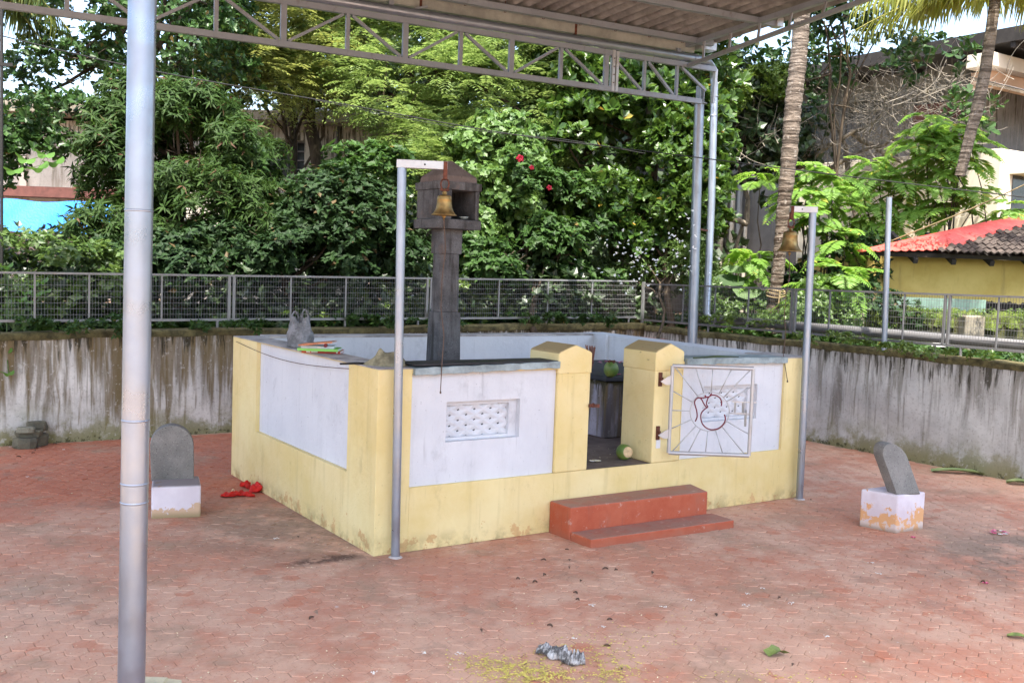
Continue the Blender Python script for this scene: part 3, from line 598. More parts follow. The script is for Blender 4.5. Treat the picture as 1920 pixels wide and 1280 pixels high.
# ---- stone lamp tower
tw = thing('stone_lamp_tower', 'tall dark granite lamp pillar with a pyramid-roofed lamp box inside the enclosure', 'lamp pillar', (1.10, 1.21, .36))
cx_, cy_ = 1.10, 1.21
def sq(z0, z1, h0, h1, name, bev=.004, mat='tower', dx=0):
    m = MB(); m.hexa([(cx_ - h0, cy_ - h0, z0), (cx_ + h0, cy_ - h0, z0), (cx_ + h0, cy_ + h0, z0), (cx_ - h0, cy_ + h0, z0), (cx_ - h1, cy_ - h1, z1), (cx_ + h1, cy_ - h1, z1), (cx_ + h1, cy_ + h1, z1), (cx_ - h1, cy_ + h1, z1)])
    return m.build(name, M[mat], tw, bevel=bev)
sq(.361, 1.285, .098, .083, 'lower_shaft', .006)
def octo(z0, z1, h0, h1, name):
    m = MB(); c = .32
    P = lambda h, z: [(cx_ + a * h, cy_ + b * h, z) for a, b in ((-1 + c, -1), (1 - c, -1), (1, -1 + c), (1, 1 - c), (1 - c, 1), (-1 + c, 1), (-1, 1 - c), (-1, -1 + c))]
    a, b_ = P(h0, z0), P(h1, z1); m.add(a + b_, [tuple(range(8))[::-1], tuple(range(8, 16))] + [(i, (i + 1) % 8, 8 + (i + 1) % 8, 8 + i) for i in range(8)]); m.build(name, M['tower'], tw, bevel=.003)
octo(1.286, 1.685, .080, .074, 'middle_shaft'); sq(1.686, 1.855, .078, .080, 'upper_shaft', .004)
sq(1.856, 1.92, .172, .172, 'box_base', .005)
bx = MB(); h = .158; w = .022; z0, z1 = 1.921, 2.118
bx.box(cx_ - h, cy_ - h, z0, cx_ - h + w, cy_ + h, z1); bx.box(cx_ + h - w - .008, cy_ - h, z0, cx_ + h, cy_ + h, z1); bx.box(cx_ - h + w, cy_ + h - w, z0, cx_ + h - w - .008, cy_ + h, z1)
bx.box(cx_ - h + w, cy_ - h, z0, cx_ - h + w + .075, cy_ - h + w, z1); bx.build('lamp_box', M['tower'], tw, bevel=.003)
MB().box(cx_ - h + w + .001, cy_ - h + .03, 1.922, cx_ + h - w - .009, cy_ + h - w - .001, 1.926).build('black_floor', M['black'], tw)  # thin black sheet over the lamp box floor
MB().box(cx_ - h + w + .001, cy_ + h - w - .006, 1.927, cx_ + h - w - .009, cy_ + h - w - .002, 2.117).build('black_back', M['black'], tw)  # thin black sheet across the inside back of the box
sq(2.119, 2.172, .168, .170, 'lintel', .004); sq(2.173, 2.222, .142, .138, 'roof_base', .003, 'tower_roof') if 'tower_roof' in M else None
M['tower_roof'] = m_stone('brown_granite_roof', (.125, .095, .085), (.19, .15, .135), (.25, .2, .18), 7)
sq(2.173, 2.215, .145, .140, 'roof_base', .003, 'tower_roof'); sq(2.2155, 2.325, .137, .018, 'pyramid_roof', .003, 'tower_roof')
m = MB(); m.lathe((cx_ + .06, cy_ - .12, 1.927), [(0, 0), (.018, .002), (.03, .012), (.034, .016), (.026, .012), (0, .008)], 14); tag(m.build('oil_lamp', M['slab'], None, smooth=True), 'small shallow oil lamp dish inside the dark lamp box of the tower', 'oil lamp')

# ---- bell posts and bells
def bellpost(label, base, top, arm_to, r):
    base, top, arm_to = (np.array(v, float) for v in (base, top, arm_to)); root = thing('bell_post', label, 'post', base)
    MB().tube([base - UP * .02, top], r, 20).build('pole', M['pole'], root, smooth='auto')
    MB().lathe(base, [(r + .017, -.002), (r + .012, .003), (r + .003, .007), (r - .002, .008)], 14).build('mortar_collar', M['walltop'], root)
    d = arm_to - top; d[2] = 0; L = np.linalg.norm(d); d /= L; z = top[2] + .022
    MB().bar(np.array([top[0], top[1], z]) - d * (r + .004), np.array([top[0], top[1], z]) + d * L, .038, .044).build('arm', M['silver'], root, bevel=.002)
    side = np.array([d[1], -d[0], 0]); side = side if side @ FWD < 0 else -side
    MB().tube([np.array([top[0], top[1], z]) + d * L * .5 + side * .0185, np.array([top[0], top[1], z]) + d * L * .5 + side * .0205], .005, 8).build('bolt_hole', M['black'], root)
    MB().bar(np.array([*(top + d * L)[:2], z + .02]) - d * .012, np.array([*(top + d * L)[:2], z - .075]) - d * .012, .022, .045, up=side).build('hook_plate', M['rust'], root)
    return np.array([*(top + d * (L - .012))[:2], z - .07])
def bell(label, hang, R0, H, ropept, ropeend):
    root = thing('brass_bell', label, 'bell', hang); x, y, z = hang; zc = z - .085
    MB().tube([(x + .022 * math.cos(a) * LAT[0], y + .022 * math.cos(a) * LAT[1], z - .028 + .03 * math.sin(a)) for a in np.linspace(0, 2 * math.pi, 17)], .0045, 6).build('hanging_ring', M['rust'], root, smooth=True)
    MB().lathe((x, y, zc), [(0, .035), (.006, .034), (.007, .02), (.014, .012), (.012, 0), (.024, -.004)], 12).build('crown', M['brass'], root, smooth=True)
    m = MB(); m.tube([np.array([x, y, z - .055]) - LAT * .024, np.array([x, y, z - .062]), np.array([x, y, z - .055]) + LAT * .024], .008, 6); m.build('crown_bolt', M['rust'], root, smooth=True)
    prof = [(0, 0), (.30, -.01), (.50, -.05), (.545, -.12), (.56, -.2), (.575, -.22), (.575, -.24), (.56, -.26), (.58, -.45), (.64, -.66), (.76, -.84), (.88, -.94), (1.0, -1.0), (.985, -1.015), (.9, -.99), (.6, -.7), (.5, -.3), (.45, -.1), (0, -.06)]
    MB().lathe((x, y, zc), [(a * R0, b * H) for a, b in prof], 32).build('bell_body', M['brass'], root, smooth=True)
    m = MB(); m.tube([(x, y, zc - H * .1), (x, y, zc - H * .95)], .003, 6); m.lathe((x, y, zc - H * 1.25), [(0, 0), (.004, .0), (.005, .012), (.012, .018), (.012, .024), (.003, .03), (.003, H * .3)], 10); m.build('clapper', M['brass'], root, smooth=True)
    P = [(x, y, zc - H * 1.2)]; e = np.array(ropept, float); s = np.array(P[0])
    P += [tuple(s + (e - s) * f + UP * 0 + LAT * .012 * math.sin(f * 9)) for f in (.2, .4, .6, .8)] + [tuple(e), tuple(ropeend)]
    m = MB(); m.tube(P, .0028, 5); m.lathe(np.array(ropeend) - UP * .012, [(0, 0), (.006, .004), (.005, .014), (0, .018)], 6); m.build('rope', M['string'], root)
hk = bellpost('bell post at the left front corner of the shrine, arm pointing right', (.102, -.063, 0), (.082, -.052, 2.115), (.296, -.168, 2.13), .0245)
bell('brass bell hanging in front of the granite lamp tower', hk, .070, .108, (.375, -.035, 1.055), (.372, -.034, .90))
hk = bellpost('bell post at the right front corner of the shrine, its arm pointing left', (3.399, -.06, 0), (3.383, -.048, 2.075), (3.25, .045, 2.09), .026)
bell('brass bell hanging in front of the coconut trunk, right of the gate', hk, .090, .145, (3.232, .02, 1.06), (3.231, -.033, .87))

# ---- things lying on the side wall
def wobble_blob(name, label, cat, c, rx, ry, h, mat, seed, peaks, ang=0., kind=None):
    r = np.random.default_rng(seed); n, k = 40, 16; V = []; ph = r.uniform(0, 6.28, 8); ca_, sa_ = math.cos(ang), math.sin(ang)
    for i in range(k + 1):
        f = i / k
        for j in range(n):
            a = 2 * math.pi * j / n; rad = (1 - f) * (1 + .12 * math.sin(2 * a + ph[0]) + .10 * math.sin(3 * a + ph[1]) + .06 * math.sin(5 * a + ph[2]) + .03 * math.sin(11 * a + ph[3]))
            x, y = rx * rad * math.cos(a), ry * rad * math.sin(a); z = h * .45 * math.sqrt(max(0, 1 - (1 - f) ** 3))
            for (px_, py_, s_, hh) in peaks: z += h * hh * math.exp(-((x - px_) ** 2 + (y - py_) ** 2) / s_ ** 2) * min(1, f * 5)
            z += h * .08 * math.sin(x * 60 + ph[4]) * math.sin(y * 50 + ph[5]) * min(1, f * 4); V.append((c[0] + x * ca_ - y * sa_, c[1] + x * sa_ + y * ca_, c[2] + z))
    F_ = [(i * n + j, i * n + (j + 1) % n, (i + 1) * n + (j + 1) % n, (i + 1) * n + j) for i in range(k) for j in range(n)]
    m = MB(); m.add(V, F_); return tag(m.build(name, mat, None, smooth=True, loc=c), label, cat)
M['khaki'] = m_plain('dirty_khaki_cloth', (.27, .24, .15), .95, var=.5, scale=18, bump=.5, bd=.01)
la = math.atan2(LAT[1], LAT[0])
wobble_blob('cloth_bundle', 'crumpled khaki cloth lying on the front left corner pillar of the shrine', 'cloth', (.14, .17, 1.033), .135, .075, .07, M['khaki'], 5, [(-.045, 0, .022, .65), (.0, .01, .06, .5), (.06, 0, .035, .5), (-.02, -.03, .03, .2)], la)
t = NT('grey_plastic_film'); c_ = t.mix(t.ramp(t.noise(18, 6, .7), .35, .65), (.12, .13, .14), (.28, .29, .31)); t.bump(t.noise(28, 6, .7, None, 1.5), .9, .02); M['bag'] = t.done(c_, .35, 0, .5)
bg_ = thing('plastic_bag', 'grey plastic carrier bag with upright handles standing on the side wall', 'bag', (.10, 1.36, 1.034))
def bagmesh():
    n, k = 36, 14; m = MB(); V = []; r = np.random.default_rng(3)
    for i in range(k + 1):
        f = i / k; hw = .083 * (1 + .06 * math.sin(f * 5)) * (1 - .30 * f ** 2); hd = .05 * (1 - .62 * f)
        for j in range(n):
            a = 2 * math.pi * j / n; w_ = 1 + .07 * math.sin(5 * a + f * 6) + .05 * math.sin(9 * a - f * 11) + .03 * r.normal() * f
            q = np.array([.10, 1.36, 1.036]) + LAT * hw * math.cos(a) * w_ + FWD * hd * math.sin(a) * w_ + UP * (f * .20 - (.055 * max(0, math.cos(a * 1)) ** 0 * math.exp(-(math.cos(a) / .35) ** 2) if i == k else .025 * f ** 3 * math.exp(-(math.cos(a) / .4) ** 2))); V.append(q)
    m.add(V, [(i * n + j, i * n + (j + 1) % n, (i + 1) * n + (j + 1) % n, (i + 1) * n + j) for i in range(k) for j in range(n)] + [tuple(range(n))[::-1]]); return m
bagmesh().build('bag_body', M['bag'], bg_, smooth=True)
for s_, hz_ in ((-.036, .075), (.028, .09)):
    c0 = np.array([.10, 1.36, 1.20]) + LAT * s_; m = MB(); V = []
    for i in range(13):
        a = math.pi * i / 12; q = c0 + LAT * .024 * math.cos(a) + UP * (hz_ * math.sin(a)) + FWD * .006 * math.sin(3 * a); rad = .012 * (1 + .3 * math.sin(i * 2)); V += [q - LAT * rad * math.cos(a) * .8 - UP * rad * math.sin(a) - FWD * .004, q + LAT * rad * math.cos(a) * .8 + FWD * .006 * math.sin(i), q + FWD * .008]
    m.add(V, [(3 * i + u, 3 * i + 3 + u, 3 * i + 3 + (u + 1) % 3, 3 * i + (u + 1) % 3) for i in range(12) for u in range(3)]); m.build('handle', M['bag'], bg_, smooth=True)
# books: lying along the lateral direction on the wall
def book(label, cpx, z, w, dpt, th, ang, cover, tilt=0., marks=None, curl=0):
    c = gp(*cpx, z + th / 2); root = thing('book', label, 'book', c); u = np.array([math.cos(ang), math.sin(ang), 0]); v = np.array([-math.sin(ang), math.cos(ang), 0]); up_ = UP + u * -math.sin(tilt); uu = u * math.cos(tilt) + UP * math.sin(tilt); nn = np.cross(uu, v)
    MB().obox(c, uu * (w / 2 - .003), v * (dpt / 2 - .003), nn * (th / 2 - .002)).build('pages', M['paperw'], root)
    m = MB()
    for s_ in (-1, 1): m.obox(c + nn * s_ * (th / 2 - .0008), uu * w / 2, v * dpt / 2, nn * .0008)
    m.obox(c - v * (dpt / 2 - .0008), uu * w / 2, v * .0008, nn * (th / 2 - .0018)); m.build('cover', cover, root)
    if marks:
        m = MB()
        for a, b_ in marks: m.obox(c - v * (dpt / 2 + .0008) + uu * (a + b_) / 2, uu * (b_ - a) / 2, v * .0004, nn * th * .3)
        m.build('spine_label', M['paperw'], root)
    return root
M['paperw'] = m_plain('white_paper', (.78, .78, .76), .8, var=.1, bump=0); M['redbk'] = m_plain('red_book_cover', (.55, .05, .03), .5, var=.15, bump=0); M['greenbk'] = m_plain('green_book_cover', (.25, .6, .12), .5, var=.15, bump=0); M['greybk'] = m_plain('pale_blue_book_cover', (.55, .66, .72), .5, var=.15, bump=0); M['orgbk'] = m_plain('orange_book_cover', (.6, .22, .1), .5, var=.4, scale=20, bump=0)
ba = la
book('red book with white spine marks, bottom of the stack on the side wall', (606, 658), 1.035, .24, .16, .016, ba, M['redbk'], 0, [(-.09, -.065), (-.06, -.02), (.095, .105)])
book('green book lying second from the bottom in the stack on the side wall', (600, 654), 1.0515, .25, .16, .016, ba, M['greenbk'])
book('pale blue-white book above the green one in the stack', (598, 649), 1.068, .20, .15, .016, ba + .06, M['greybk'], 0, [(.0, .02)])
book('orange-red magazine tilted on top of the book stack', (596, 643), 1.098, .21, .14, .008, ba - .05, M['orgbk'], .12)
m = MB(); m.tube([gp(610, 648, 1.09) + UP * 0, gp(610, 648, 1.09) + FWD * .02], .012, 14); tag(m.build('bottle_cap', M['maroon']), 'dark red round disc sticking out of the stack of books', 'disc')
tag(MB().tube([gp(637, 682, 1.036), gp(668, 681, 1.04), gp(697, 681, 1.038)], [.005, .007, .004], 6).build('stick', M['black']), 'thin dark stick lying on the side wall left of the cloth bundle', 'stick')
tag(MB().tube([gp(1300, 671, 1.06), gp(1345, 668, 1.064), gp(1385, 669, 1.058)], [.005, .007, .003], 6).build('leaf_stalk', M['leafdark']), 'green leaf stalk lying on the grey slab above the open gate', 'leaf')

# ---- standing stones on pedestals
def stone(parent, base, u, n_, w, h, th, lean, mat, name='stone_slab'):
    """rounded-top slab: u along width, n_ facing direction, lean = shift vector of the top"""
    k = 22; prof = [(-w / 2 * .98, 0)]
    for i in range(k + 1):
        a = math.pi - math.pi * i / k; prof.append((w / 2 * math.cos(a), h - w * .52 + w * .52 * math.sin(a)))
    prof.append((w / 2 * .98, 0)); m = MB(); lean = np.array(lean, float)
    P = [np.array(base) + u * a + UP * z + lean * (z / h) for a, z in prof]; n_ = np.array(n_, float)
    rings = [(.0, .965), (.08, 1.0), (.92, 1.0), (1.0, .965)]; cen_ = np.mean(P, 0); V = []
    for f, s_ in rings:
        for p in P: V.append(cen_ + (p - cen_) * s_ - n_ * th * f)
    q = len(P); m.add(V, [(i * q + j, i * q + (j + 1) % q, (i + 1) * q + (j + 1) % q, (i + 1) * q + j) for i in range(3) for j in range(q)] + [tuple(range(q))[::-1], tuple(range(3 * q, 4 * q))])
    return m.build(name, mat, parent, smooth='auto')
pdL = thing('standing_stone', 'rounded grey granite stone on a whitewashed pedestal beside the near silver pole', 'stone marker', (-.72, 1.42, 0))
u_ = np.array([.283, -.076, 0]); u_ /= np.linalg.norm(u_); v_ = np.array([-u_[1], u_[0], 0]); o_ = np.array([-.848, 1.334, 0])
t = NT('chipped_whitewash'); x_, y_, z_ = t.xyz(); c_ = t.mix(t.ramp(t.noise(6, 5), .3, .7), (.62, .57, .62), (.72, .68, .73)); c_ = t.mix(t.ramp(t.math('ADD', t.noise(11, 5, .65), t.ramp(z_, 0, .14, .2, 0)), .64, .67), c_, (.56, .40, .27)); c_ = t.mix(t.math('MULTIPLY', t.ramp(z_, 0, .05, 1, 0), .7), c_, (.2, .18, .08)); c_ = t.mix(t.math('MULTIPLY', t.ramp(z_, .185, .2), .8), c_, (.14, .11, .1)); c_ = t.mix(t.ramp(t.noise(32, 3, .5), .74, .78), c_, (.1, .09, .09)); t.bump(t.noise(18, 5), .4, .01); M['chipwhite'] = t.done(c_, .85, 0, .25)
t = NT('chipped_orange_white'); x_, y_, z_ = t.xyz(); c_ = t.mix(t.ramp(t.noise(6, 5), .3, .7), (.60, .52, .56), (.74, .70, .76)); pk_ = t.ramp(t.math('ADD', t.math('MULTIPLY', t.noise(6, 6, .75), 1.8), t.ramp(z_, .05, .24, .30, -.12)), 1.0, 1.03); c_ = t.mix(pk_, c_, (.66, .37, .18)); pk2 = t.ramp(t.math('ADD', t.noise(14, 6, .7, t.map(t.pos, loc=(4, 4, 4))), t.ramp(z_, 0, .1, .22, 0)), .62, .66); c_ = t.mix(pk2, c_, (.62, .52, .47)); c_ = t.mix(t.math('MULTIPLY', t.ramp(z_, 0, .035, 1, 0), .7), c_, (.25, .18, .12)); t.bump(t.noise(18, 5), .4, .01); M['chiporange'] = t.done(c_, .85, 0, .25)
P4 = [o_, o_ + u_ * .29, o_ + u_ * .285 + v_ * .29, o_ + v_ * .30 + u_ * .004]
MB().prism([p[:2] for p in P4], -.01, .198).build('pedestal', M['chipwhite'], pdL, bevel=.012)
stone(pdL, o_ + u_ * .125 + v_ * .20 + UP * .19, u_, -v_, .262, .352, .10, (-.012, .0, 0), M['granite'])
pdR = thing('standing_stone', 'leaning grey stone slab on a peeling white and orange pedestal at the right', 'stone marker', (3.3, -.88, 0))
a_, b_, c3 = np.array([3.139, -.776]), np.array([3.201, -1.014]), np.array([3.47, -1.027]); d4 = a_ + (c3 - b_) * .98
m = MB(); m.prism([a_, b_, c3, d4], -.01, .245); m.build('pedestal', M['chiporange'], pdR, bevel=.01)
n_ = np.array([.60, -.80, 0]); uR = np.array([.80, .60, 0])
stone(pdR, (3.325, -.93, .24), np.array([.965, -.26, 0]), np.array([-.26, -.965, 0]), .19, .325, -.095, (-.085, .10, 0), M['granite'])

# ---- broken stones at the foot of the back wall
sk = thing('stone_stack', 'small stack of broken dark mossy stones against the back wall at far left', 'stones', (-1.12, 4.12, 0))
M['mossstone'] = m_stone('mossy_dark_stone', (.10, .095, .075), (.17, .16, .11), (.2, .19, .1), 9)
M['palestone'] = m_stone('pale_broken_stone', (.2, .2, .15), (.29, .28, .21), (.35, .35, .3), 9)
def rough_block(parent, c, hx, hy, hz, ang, mat, seed, name='stone'):
    r = np.random.default_rng(seed); u = np.array([math.cos(ang), math.sin(ang), 0]); v = np.array([-math.sin(ang), math.cos(ang), 0]); P = []
    for z in (-1, -.3, .4, 1):
        for k in range(8):
            a = 2 * math.pi * (k + .5) / 8; s = .80 + .2 * r.random(); x, y = max(-1, min(1, 1.35 * math.cos(a))) * s, max(-1, min(1, 1.35 * math.sin(a))) * s; q = (.9 if abs(z) == 1 else 1) ; P.append(np.array(c) + u * x * hx * q + v * y * hy * q + UP * hz * (z + .2 * r.normal() * (abs(z) < 1)))
    m = MB(); m.add(P, [(i * 8 + j, i * 8 + (j + 1) % 8, (i + 1) * 8 + (j + 1) % 8, (i + 1) * 8 + j) for i in range(3) for j in range(8)] + [tuple(range(8))[::-1], tuple(range(24, 32))]); return m.build(name, mat, parent, bevel=.004)
rough_block(sk, (-1.15, 4.06, .045), .10, .075, .045, -.4, M['mossstone'], 1); rough_block(sk, (-1.05, 4.14, .05), .09, .06, .05, .3, M['mossstone'], 2)
rough_block(sk, (-1.12, 4.10, .115), .11, .07, .03, -.6, M['mossstone'], 3); rough_block(sk, (-1.16, 4.03, .155), .072, .05, .022, -.35, M['palestone'], 4); rough_block(sk, (-1.06, 4.13, .165), .09, .06, .038, .1, M['mossstone'], 5)

# ---- red cloth
M['redcloth'] = m_plain('bright_red_cloth', (.62, .018, .012), .7, var=.35, scale=22, bump=.5, bd=.01)
rc = thing('red_cloth', 'crumpled red cloth with a thin gold border dropped beside the shrine wall', 'cloth', gp(455, 922))
def crumple(name, parent, c, L_, w, h, ang, mat, seed, folds=5):
    r = np.random.default_rng(seed); n, k = 34, 16; u = np.array([math.cos(ang), math.sin(ang), 0]); v = np.array([-math.sin(ang), math.cos(ang), 0]); V = []; p1, p2, p3 = r.uniform(0, 6, 3)
    for i in range(n + 1):
        s = i / n * 2 - 1; env = (1 - s * s) ** .32
        for j in range(k):
            a = 2 * math.pi * j / k; wob = 1 + .22 * math.sin(folds * s * 3 + 2 * a + p1) + .13 * math.sin(3 * a - s * 7 + p2); x = s * L_ / 2; y = math.cos(a) * w / 2 * env * wob + .2 * w * math.sin(s * 4 + p3); z = (math.sin(a) * .5 + .5) * h * env * wob + .001
            V.append(np.array(c) + u * x + v * y + UP * z)
    m = MB(); m.add(V, [(i * k + j, i * k + (j + 1) % k, (i + 1) * k + (j + 1) % k, (i + 1) * k + j) for i in range(n) for j in range(k)] + [tuple(range(k))[::-1], tuple(n * k + j for j in range(k))]); return m.build(name, mat, parent, smooth=True)
crumple('cloth_fold', rc, gp(446, 930), .235, .075, .030, la + .15, M['redcloth'], 1); crumple('cloth_fold', rc, gp(482, 921), .12, .07, .055, la + 1.2, M['redcloth'], 4, 3); crumple('cloth_fold', rc, gp(462, 914), .11, .045, .04, la - .7, M['redcloth'], 6)
MB().tube([gp(435, 928) + UP * (.045 * math.sin(f * 3.1)) + LAT * .012 * f - FWD * (.03 - .06 * f) for f in np.linspace(0, 1, 8)], .0025, 4).build('gold_border', M['cream'], rc)

# ---- litter
t = NT('silvery_wrapper'); c_ = t.mix(t.ramp(t.noise(30, 6, .7), .42, .6), (.12, .12, .12), (.62, .63, .64)); t.bump(t.noise(40, 6, .7), 1., .01); M['wrap'] = t.done(c_, .6, 0, .4)
wr = thing('crumpled_paper', 'crumpled white and grey paper roll among yellow petals in the foreground', 'litter', gp(1052, 1236))
crumple('paper_fold', wr, gp(1028, 1228), .11, .055, .04, la - .35, M['wrap'], 11, 7); crumple('paper_fold', wr, gp(1050, 1238), .10, .06, .05, la - .6, M['wrap'], 12, 8); crumple('paper_fold', wr, gp(1075, 1245), .10, .065, .052, la - .1, M['wrap'], 13, 6)
M['oldpaper'] = m_plain('cream_paper', (.6, .55, .38), .8, var=.2, scale=14, bump=.3)
pp = thing('paper_packet', 'folded cream paper packet at the foot of the near pole, cut by the frame bottom', 'litter', gp(295, 1284)); m = MB()
c0 = gp(285, 1285); m.obox(c0 + UP * .012, LAT * .045, FWD * .035, UP * .010 + LAT * .004); m.build('packet', M['oldpaper'], pp, bevel=.004); m = MB(); c0 = gp(322, 1286); m.obox(c0 + UP * .009, LAT * .03 - FWD * .006, FWD * .03, UP * .008); m.build('packet', M['oldpaper'], pp, bevel=.003)
def leafobj(name, label, c, L_, w, ang, mat, cup=.02, seed=0, group=None, n=7, torn=False):
    r = np.random.default_rng(seed); u = np.array([math.cos(ang), math.sin(ang), 0]); v = np.array([-u[1], u[0], 0]); V = []
    for i in range(n + 1):
        s = i / n; hw = w / 2 * (math.sin(math.pi * min(1, s * .9 + .06)) ** .7 if not torn else (.75 + .25 * r.random())); z = .004 + cup * abs(math.sin(s * 3.1 + r.uniform(-.1, .1)))
        for q in (-1, -.5, 0, .5, 1): V.append(np.array(c) + u * (s - .5) * L_ + v * hw * q * (1 + .12 * r.normal() * abs(q)) + UP * (z + cup * .9 * abs(q) ** 1.5 - .002 * (q == 0)))
    m = MB(); m.add(V, [(i * 5 + j, (i + 1) * 5 + j, (i + 1) * 5 + j + 1, i * 5 + j + 1) for i in range(n) for j in range(4)]); o = m.build(name, mat, None, smooth=True, loc=c)
    return tag(o, label, 'leaf', group)
t = NT('banana_leaf_green'); c_ = t.mix(t.ramp(t.noise(8, 5), .35, .65), (.17, .24, .09), (.30, .35, .14)); c_ = t.mix(t.ramp(t.noise(15, 5, .7), .6, .68), c_, (.42, .36, .14)); M['banana'] = t.done(c_, .6)
M['dryleaf'] = m_plain('dry_brown_leaf', (.13, .085, .06), .85, var=.5, scale=40); M['greenleaf'] = m_plain('fallen_green_leaf', (.20, .26, .07), .6, var=.35, scale=25)
m = leafobj('banana_leaf_piece', 'long torn piece of banana leaf lying at the foot of the right wall', gp(1795, 887), .42, .12, la - .12, M['banana'], .018, 3, None, 12, True)
leafobj('banana_leaf_piece', 'yellow-green banana leaf piece at the right frame edge below the wall', gp(1912, 908), .2, .12, la - .3, M['banana'], .02, 5, None, 8)
leafobj('fallen_leaf', 'torn green leaf lying on the pavers in the right foreground', gp(1455, 1228), .085, .075, la + .5, M['greenleaf'], .016, 6, None, 7, True)
leafobj('fallen_leaf', 'green leaf at the lower right frame edge', gp(1908, 1196), .09, .05, la - .3, M['greenleaf'], .008, 8)
for k, (px_, py_) in enumerate([(1021, 1080), (1063, 1031), (1019, 1051), (1068, 1051), (1089, 1091), (1135, 1068), (1155, 1070), (1224, 1076), (1079, 1113), (1083, 1126), (971, 1087), (1003, 1093), (1067, 1066), (1031, 1175), (1143, 1163), (1342, 1154), (1461, 1123), (584, 1160), (902, 1184), (1166, 1256), (1138, 1212), (1487, 1248), (1843, 1093), (559, 1008), (585, 1010), (35, 857), (62, 850), (66, 845), (103, 833), (1520, 938)]):
    lab_ = ('shrivelled dark leaf near the stone stack by the back wall' if py_ < 870 else 'small dry leaf at the foot of the right bell post' if px_ > 1500 and py_ < 950 else 'dark dry crumb between the stone marker and the shrine wall' if py_ < 1020 else 'lone dark leaf at the far right of the yard' if px_ > 1800 else 'small dark leaf right of the paper roll in the foreground' if py_ > 1190 and px_ > 1100 else 'dry leaf on the open pavers at right, beyond the steps' if px_ > 1180 else 'dark curled leaf alone on the pavers before the left bell post' if px_ < 700 else 'dry leaf just above the yellow petals' if py_ > 1140 else 'small curled dark dry leaf scattered in front of the red steps')
    leafobj('dry_leaf', lab_, gp(px_, py_), random.uniform(.018, .034), random.uniform(.010, .018), random.uniform(0, 6), M['dryleaf'], random.uniform(.003, .008), k, 'dry leaves scattered over the pavers', 5)
# petals and specks: nobody could count them
def scatter(name, label, cat, P, L_, w, mat):
    P = np.asarray(P); n = len(P); a = rng.uniform(0, 6.28, n); l_ = L_ * rng.uniform(.5, 1.3, n); w_ = w * rng.uniform(.5, 1.3, n)
    ux, uy = np.cos(a), np.sin(a); V = np.zeros((n, 4, 3))
    for k, (s, q) in enumerate(((-1, 0), (0, 1), (1, 0), (0, -1))):
        V[:, k, 0] = P[:, 0] + ux * s * l_ / 2 - uy * q * w_ / 2; V[:, k, 1] = P[:, 1] + uy * s * l_ / 2 + ux * q * w_ / 2; V[:, k, 2] = P[:, 2] + .002 + rng.uniform(0, .004, n)
    return tag(npmesh(name, V.reshape(-1, 3), np.arange(4 * n).reshape(n, 4), mat), label, cat, kind='stuff')
def snap_to_joints(P, amt):
    C_ = np.array([(c[0], c[1]) for c in cen[:2500]]); out = []
    for p in P:
        c = C_[np.argmin(((C_ - p[:2]) ** 2).sum(1))]; d = p[:2] - c; r = np.linalg.norm(d) + 1e-6; e = A_HEX * .93; q = c + d / r * e
        f = amt * random.random() ** .5 if random.random() < .6 else 0; out.append((p[0] * (1 - f) + q[0] * f, p[1] * (1 - f) + q[1] * f, 0))
    return out
P = []
for (px_, py_, sx_, sy_, n) in ((950, 1255, 38, 12, 900), (1010, 1268, 40, 9, 750), (1150, 1262, 30, 10, 320), (1080, 1235, 50, 10, 260), (1120, 1215, 60, 14, 200), (900, 1240, 30, 8, 180), (1200, 1190, 80, 20, 90), (1500, 1270, 60, 6, 50), (1390, 1265, 40, 6, 40)):
    for _ in range(int(n * .8)): P.append(gp(random.gauss(px_, sx_), random.gauss(py_, sy_)))
scatter('yellow_petals', 'yellow petals and grains scattered in the paver joints in the foreground', 'petals', snap_to_joints(P, .9), .013, .007, M['yellowp'])
P = [gp(random.uniform(-60, 1980), 1290 - 440 * random.random() ** 1.3) for _ in range(1500)]; P = [p for p in P if not (-.05 < p[0] < 3.55 and -.46 < p[1] < 2.5) and p[1] < 4.1 and p[0] < 5.5]
scatter('pale_litter_specks', 'tiny pale husk specks strewn over the whole red yard', 'litter', P, .010, .004, M['cream'])
P = []
for (px_, py_) in ((1130, 1175), (1398, 1135), (1400, 1113), (1430, 1103), (1485, 1131), (1552, 1193), (860, 1225), (795, 1225), (1110, 1135), (1245, 1138), (520, 1010), (1648, 1076), (1635, 1055), (1362, 985), (700, 1262), (20, 838), (72, 838), (120, 843), (52, 894), (1190, 928), (1200, 941), (1075, 1197), (1296, 1125)):
    c = gp(px_, py_)
    for _ in range(12): P.append(c + np.array([random.gauss(0, .008), random.gauss(0, .008), 0]))
scatter('white_droppings', 'white splashes and crumbs spotted over the pavers', 'litter', P, .009, .008, M['whitep'])
P = [gp(random.gauss(1690, 12), random.gauss(921, 3), .246) for _ in range(60)]; P = [p for p in P if 3.22 < p[0] < 3.44 and -1.0 < p[1] < -.8]
scatter('pedestal_petals', 'yellow petals on top of the right stone pedestal', 'petals', P, .013, .007, M['yellowp'])
P = [(random.uniform(1.5, 2.9), random.uniform(.05, .8), .367) for _ in range(50)]
scatter('floor_petals', 'pale petals strewn on the dark floor inside the shrine doorway', 'petals', P, .012, .006, M['cream'])
